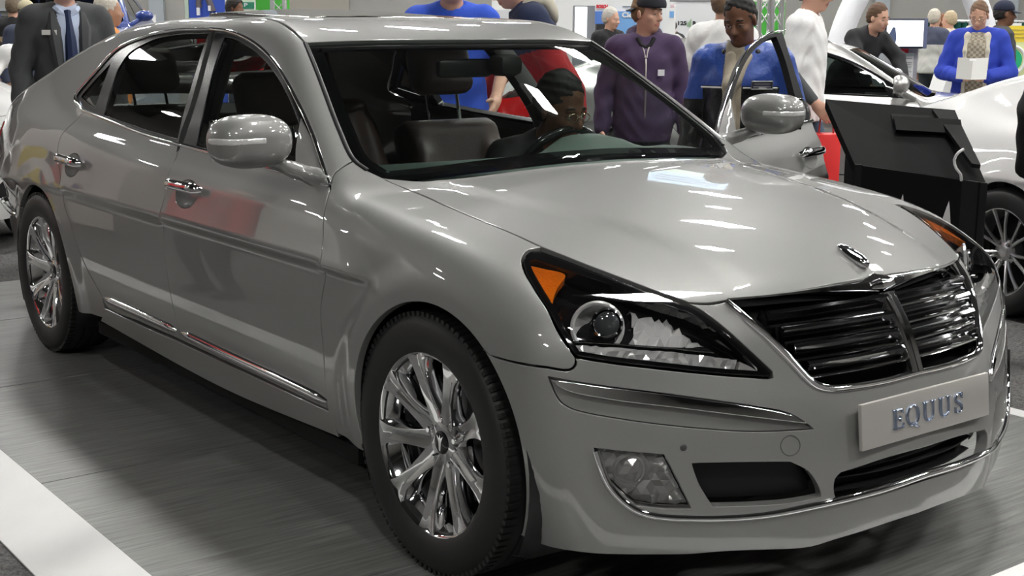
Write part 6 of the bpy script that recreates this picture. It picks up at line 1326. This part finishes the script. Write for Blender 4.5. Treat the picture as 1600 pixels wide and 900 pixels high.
MB().box((0, -.065, 0), (.004, .13, .21), Matrix.Rotation(math.radians(-28), 4, 'Y') @ Matrix.Rotation(.12, 4, 'Z')).build('page', mat('page_grey', (.42, .42, .40), .5), br); MB().box((0, .065, 0), (.004, .13, .21), Matrix.Rotation(math.radians(-28), 4, 'Y') @ Matrix.Rotation(-.12, 4, 'Z')).build('page', mat('page_white', (.62, .62, .60), .5), br); MB().box((.004, 0, .09), (.003, .24, .022), Matrix.Rotation(math.radians(-28), 4, 'Y')).build('page_header', W1, br)
f = Fig(1.72); who('man in a grey jacket and dark cap right behind the reading man', 1566, 13.6, 105, f, 'brown', top_col=(.06, .062, .065), inf=.03, hem=.78, extra=lambda f, r: cap_on(f, r, (.015, .02, .045)), hair='crop', hair_col=(.015, .012, .01), res=.011, face=False)
far = dict(res=.0145, face=False)
def vest_cls(Q): return np.where(Q[:, 2] < 1.27, 1, 0)
f = Fig(1.70); who('person in a white and grey top with the back turned, right of the television', 1459, 18.5, 150, f, 'fair', top_col=(.06, .07, .11), inf=.034, hem=.86, bottom=(.02, .025, .03), top_mats=[cloth('grey_white_vest', (.50, .50, .47))], top_cls=vest_cls, hair_col=(.55, .50, .42), **far)
f = Fig(1.66); who('person in a plum jacket between two lighter ones at the back', 1473, 20.8, 120, f, 'tan', top_col=(.20, .05, .14), inf=.03, hair_col=(.20, .08, .04), **far)
f = Fig(1.68); who('person in a cream sweater at the back, left of the reading man', 1484, 19, -120, f, 'fair', top_col=(.62, .56, .44), inf=.03, hair_col=(.50, .40, .26), **far)
f = Fig(1.66, head=(15, 6, 0)); who('grey-haired man in a black jacket with a pale collar before the booth', 952, 15.2, 42, f, 'fair', top_col=(.014, .014, .016), inf=.03, extra=lambda f, r: MB().tube([f.J['neck']+f.R@np.array(q) for q in ((.04, .07, .0), (.085, .03, -.03), (.09, 0, -.05), (.085, -.03, -.03), (.04, -.07, .0))], .022, 8).build('pale_collar', W1, r, smooth=True), hair='short', hair_col=(.50, .48, .44), res=.010)
f = Fig(1.62, lean=.42, head=(0, 14, 0)); who('bald man bending forward below the number 125', 1071, 21.5, -62, f, 'fair', top_col=(.55, .55, .54), inf=.03, hair='bald', hair_col=(.08, .06, .05), top_mats=[cloth('black_waistcoat', (.02, .02, .022))], top_cls=lambda Q: np.where(Q[:, 0]-.9*(Q[:, 2]-1.3) < .10, 1, 0), **far)
def stripe_cls(Q): return np.where(np.abs(Q[:, 2]-1.26) < .03, 2, np.where(Q[:, 2] < 1.23, 1, 0))
f = Fig(1.78); who('man seen from behind in a black and grey jacket with a tan stripe', 22, 16.5, 165, f, 'fair', top_col=(.018, .018, .02), inf=.034, hem=.80, top_mats=[cloth('grey_brown_jacket', (.10, .085, .085)), cloth('tan_stripe', (.55, .42, .26))], top_cls=stripe_cls, hair_col=(.16, .12, .08), **far)
f = Fig(1.66); who('person in a tan coat beside the striped jacket, nearest the suited man', 50, 15.6, 160, f, 'tan', top_col=(.24, .19, .14), inf=.036, hem=.76, hair_col=(.10, .07, .05), **far)
f = Fig(1.70, head=(0, 10, 0)); who('man in a beige cap at the back, left of the suited man', 41, 14.6, 20, f, 'tan', top_col=(.05, .06, .10), inf=.03, extra=lambda f, r: cap_on(f, r, (.50, .45, .30)), hair='crop', hair_col=(.06, .05, .04), res=.011)
f = Fig(1.72, head=(20, 5, 0)); who('brown-haired man before the white notice board', 223, 24.4, 35, f, 'fair', top_col=(.05, .08, .2), inf=.03, hair_col=(.17, .09, .045), res=.011)
f = Fig(1.66); who('dark-haired person at the far left end of the notice board', 203, 25.6, 170, f, 'tan', top_col=(.04, .05, .08), inf=.03, hair_col=(.03, .025, .02), **far)
f = Fig(1.68); who('person with white hair in an orange top right of the suited man', 168, 10.4, 100, f, 'tan', top_col=(.60, .22, .05), inf=.03, hair_col=(.65, .60, .52), **far)
f = Fig(1.80); who('dark-haired person in a maroon top before the pale green sign', 367, 17.5, 60, f, 'brown', top_col=(.14, .03, .035), inf=.03, hair='full', hair_col=(.02, .016, .014), **far)
f = Fig(1.74, width=1.1, j=dict(eR=(-.03, -.30, 1.13), wR=(.05, -.29, .90))); who('person in a black coat at the far right edge before the white car', 1735, 5.5, 175, f, 'fair', top_col=(.010, .010, .012), inf=.036, hem=.72, bottom=(.01, .01, .012), hair_col=(.05, .04, .03), **far)
# visitor beside the sedan: out of the picture, mirrored in its doors
f = Fig(1.76, j=dict(eR=(.05, -.29, 1.12), wR=(.14, -.2, .95)))
person('person in a red jacket and dark jeans, mirrored in the sedan doors', (-3.62, -2.02, FLOOR_Z), math.radians(70), f, 'fair', top_col=(.45, .03, .03), inf=.03, hem=.80, bottom=(.02, .026, .045), hair_col=(.08, .05, .03), res=.013, face=False)
# the driver
f = Fig(1.72, lean=.56, head=(4, 14, 0), j=dict(eR=(.42, -.27, 1.16), wR=(.60, -.14, 1.24), eL=(.42, .27, 1.16), wL=(.60, .16, 1.24), kL=(.44, .15, .98), kR=(.44, -.12, .98), aL=(.80, .13, .66), aR=(.82, -.10, .66))); f.seat = True
f.grip = dict(L=dict(palm=(.2, -1, 0), curl=1.2), R=dict(palm=(.2, 1, 0), curl=1.2))
person('man with glasses in a dark jacket seated at the sedan steering wheel', (-1.43, .38, -.385), 0, f, 'dark', top_col=(.016, .016, .017), inf=.022, hem=.90, bottom=(.015, .015, .018), hair='short', hair_col=(.010, .009, .008), extra=lambda f, r: glasses(f, r, mat('gold_wire', (.7, .6, .4), .15, 1.)), res=.0075)
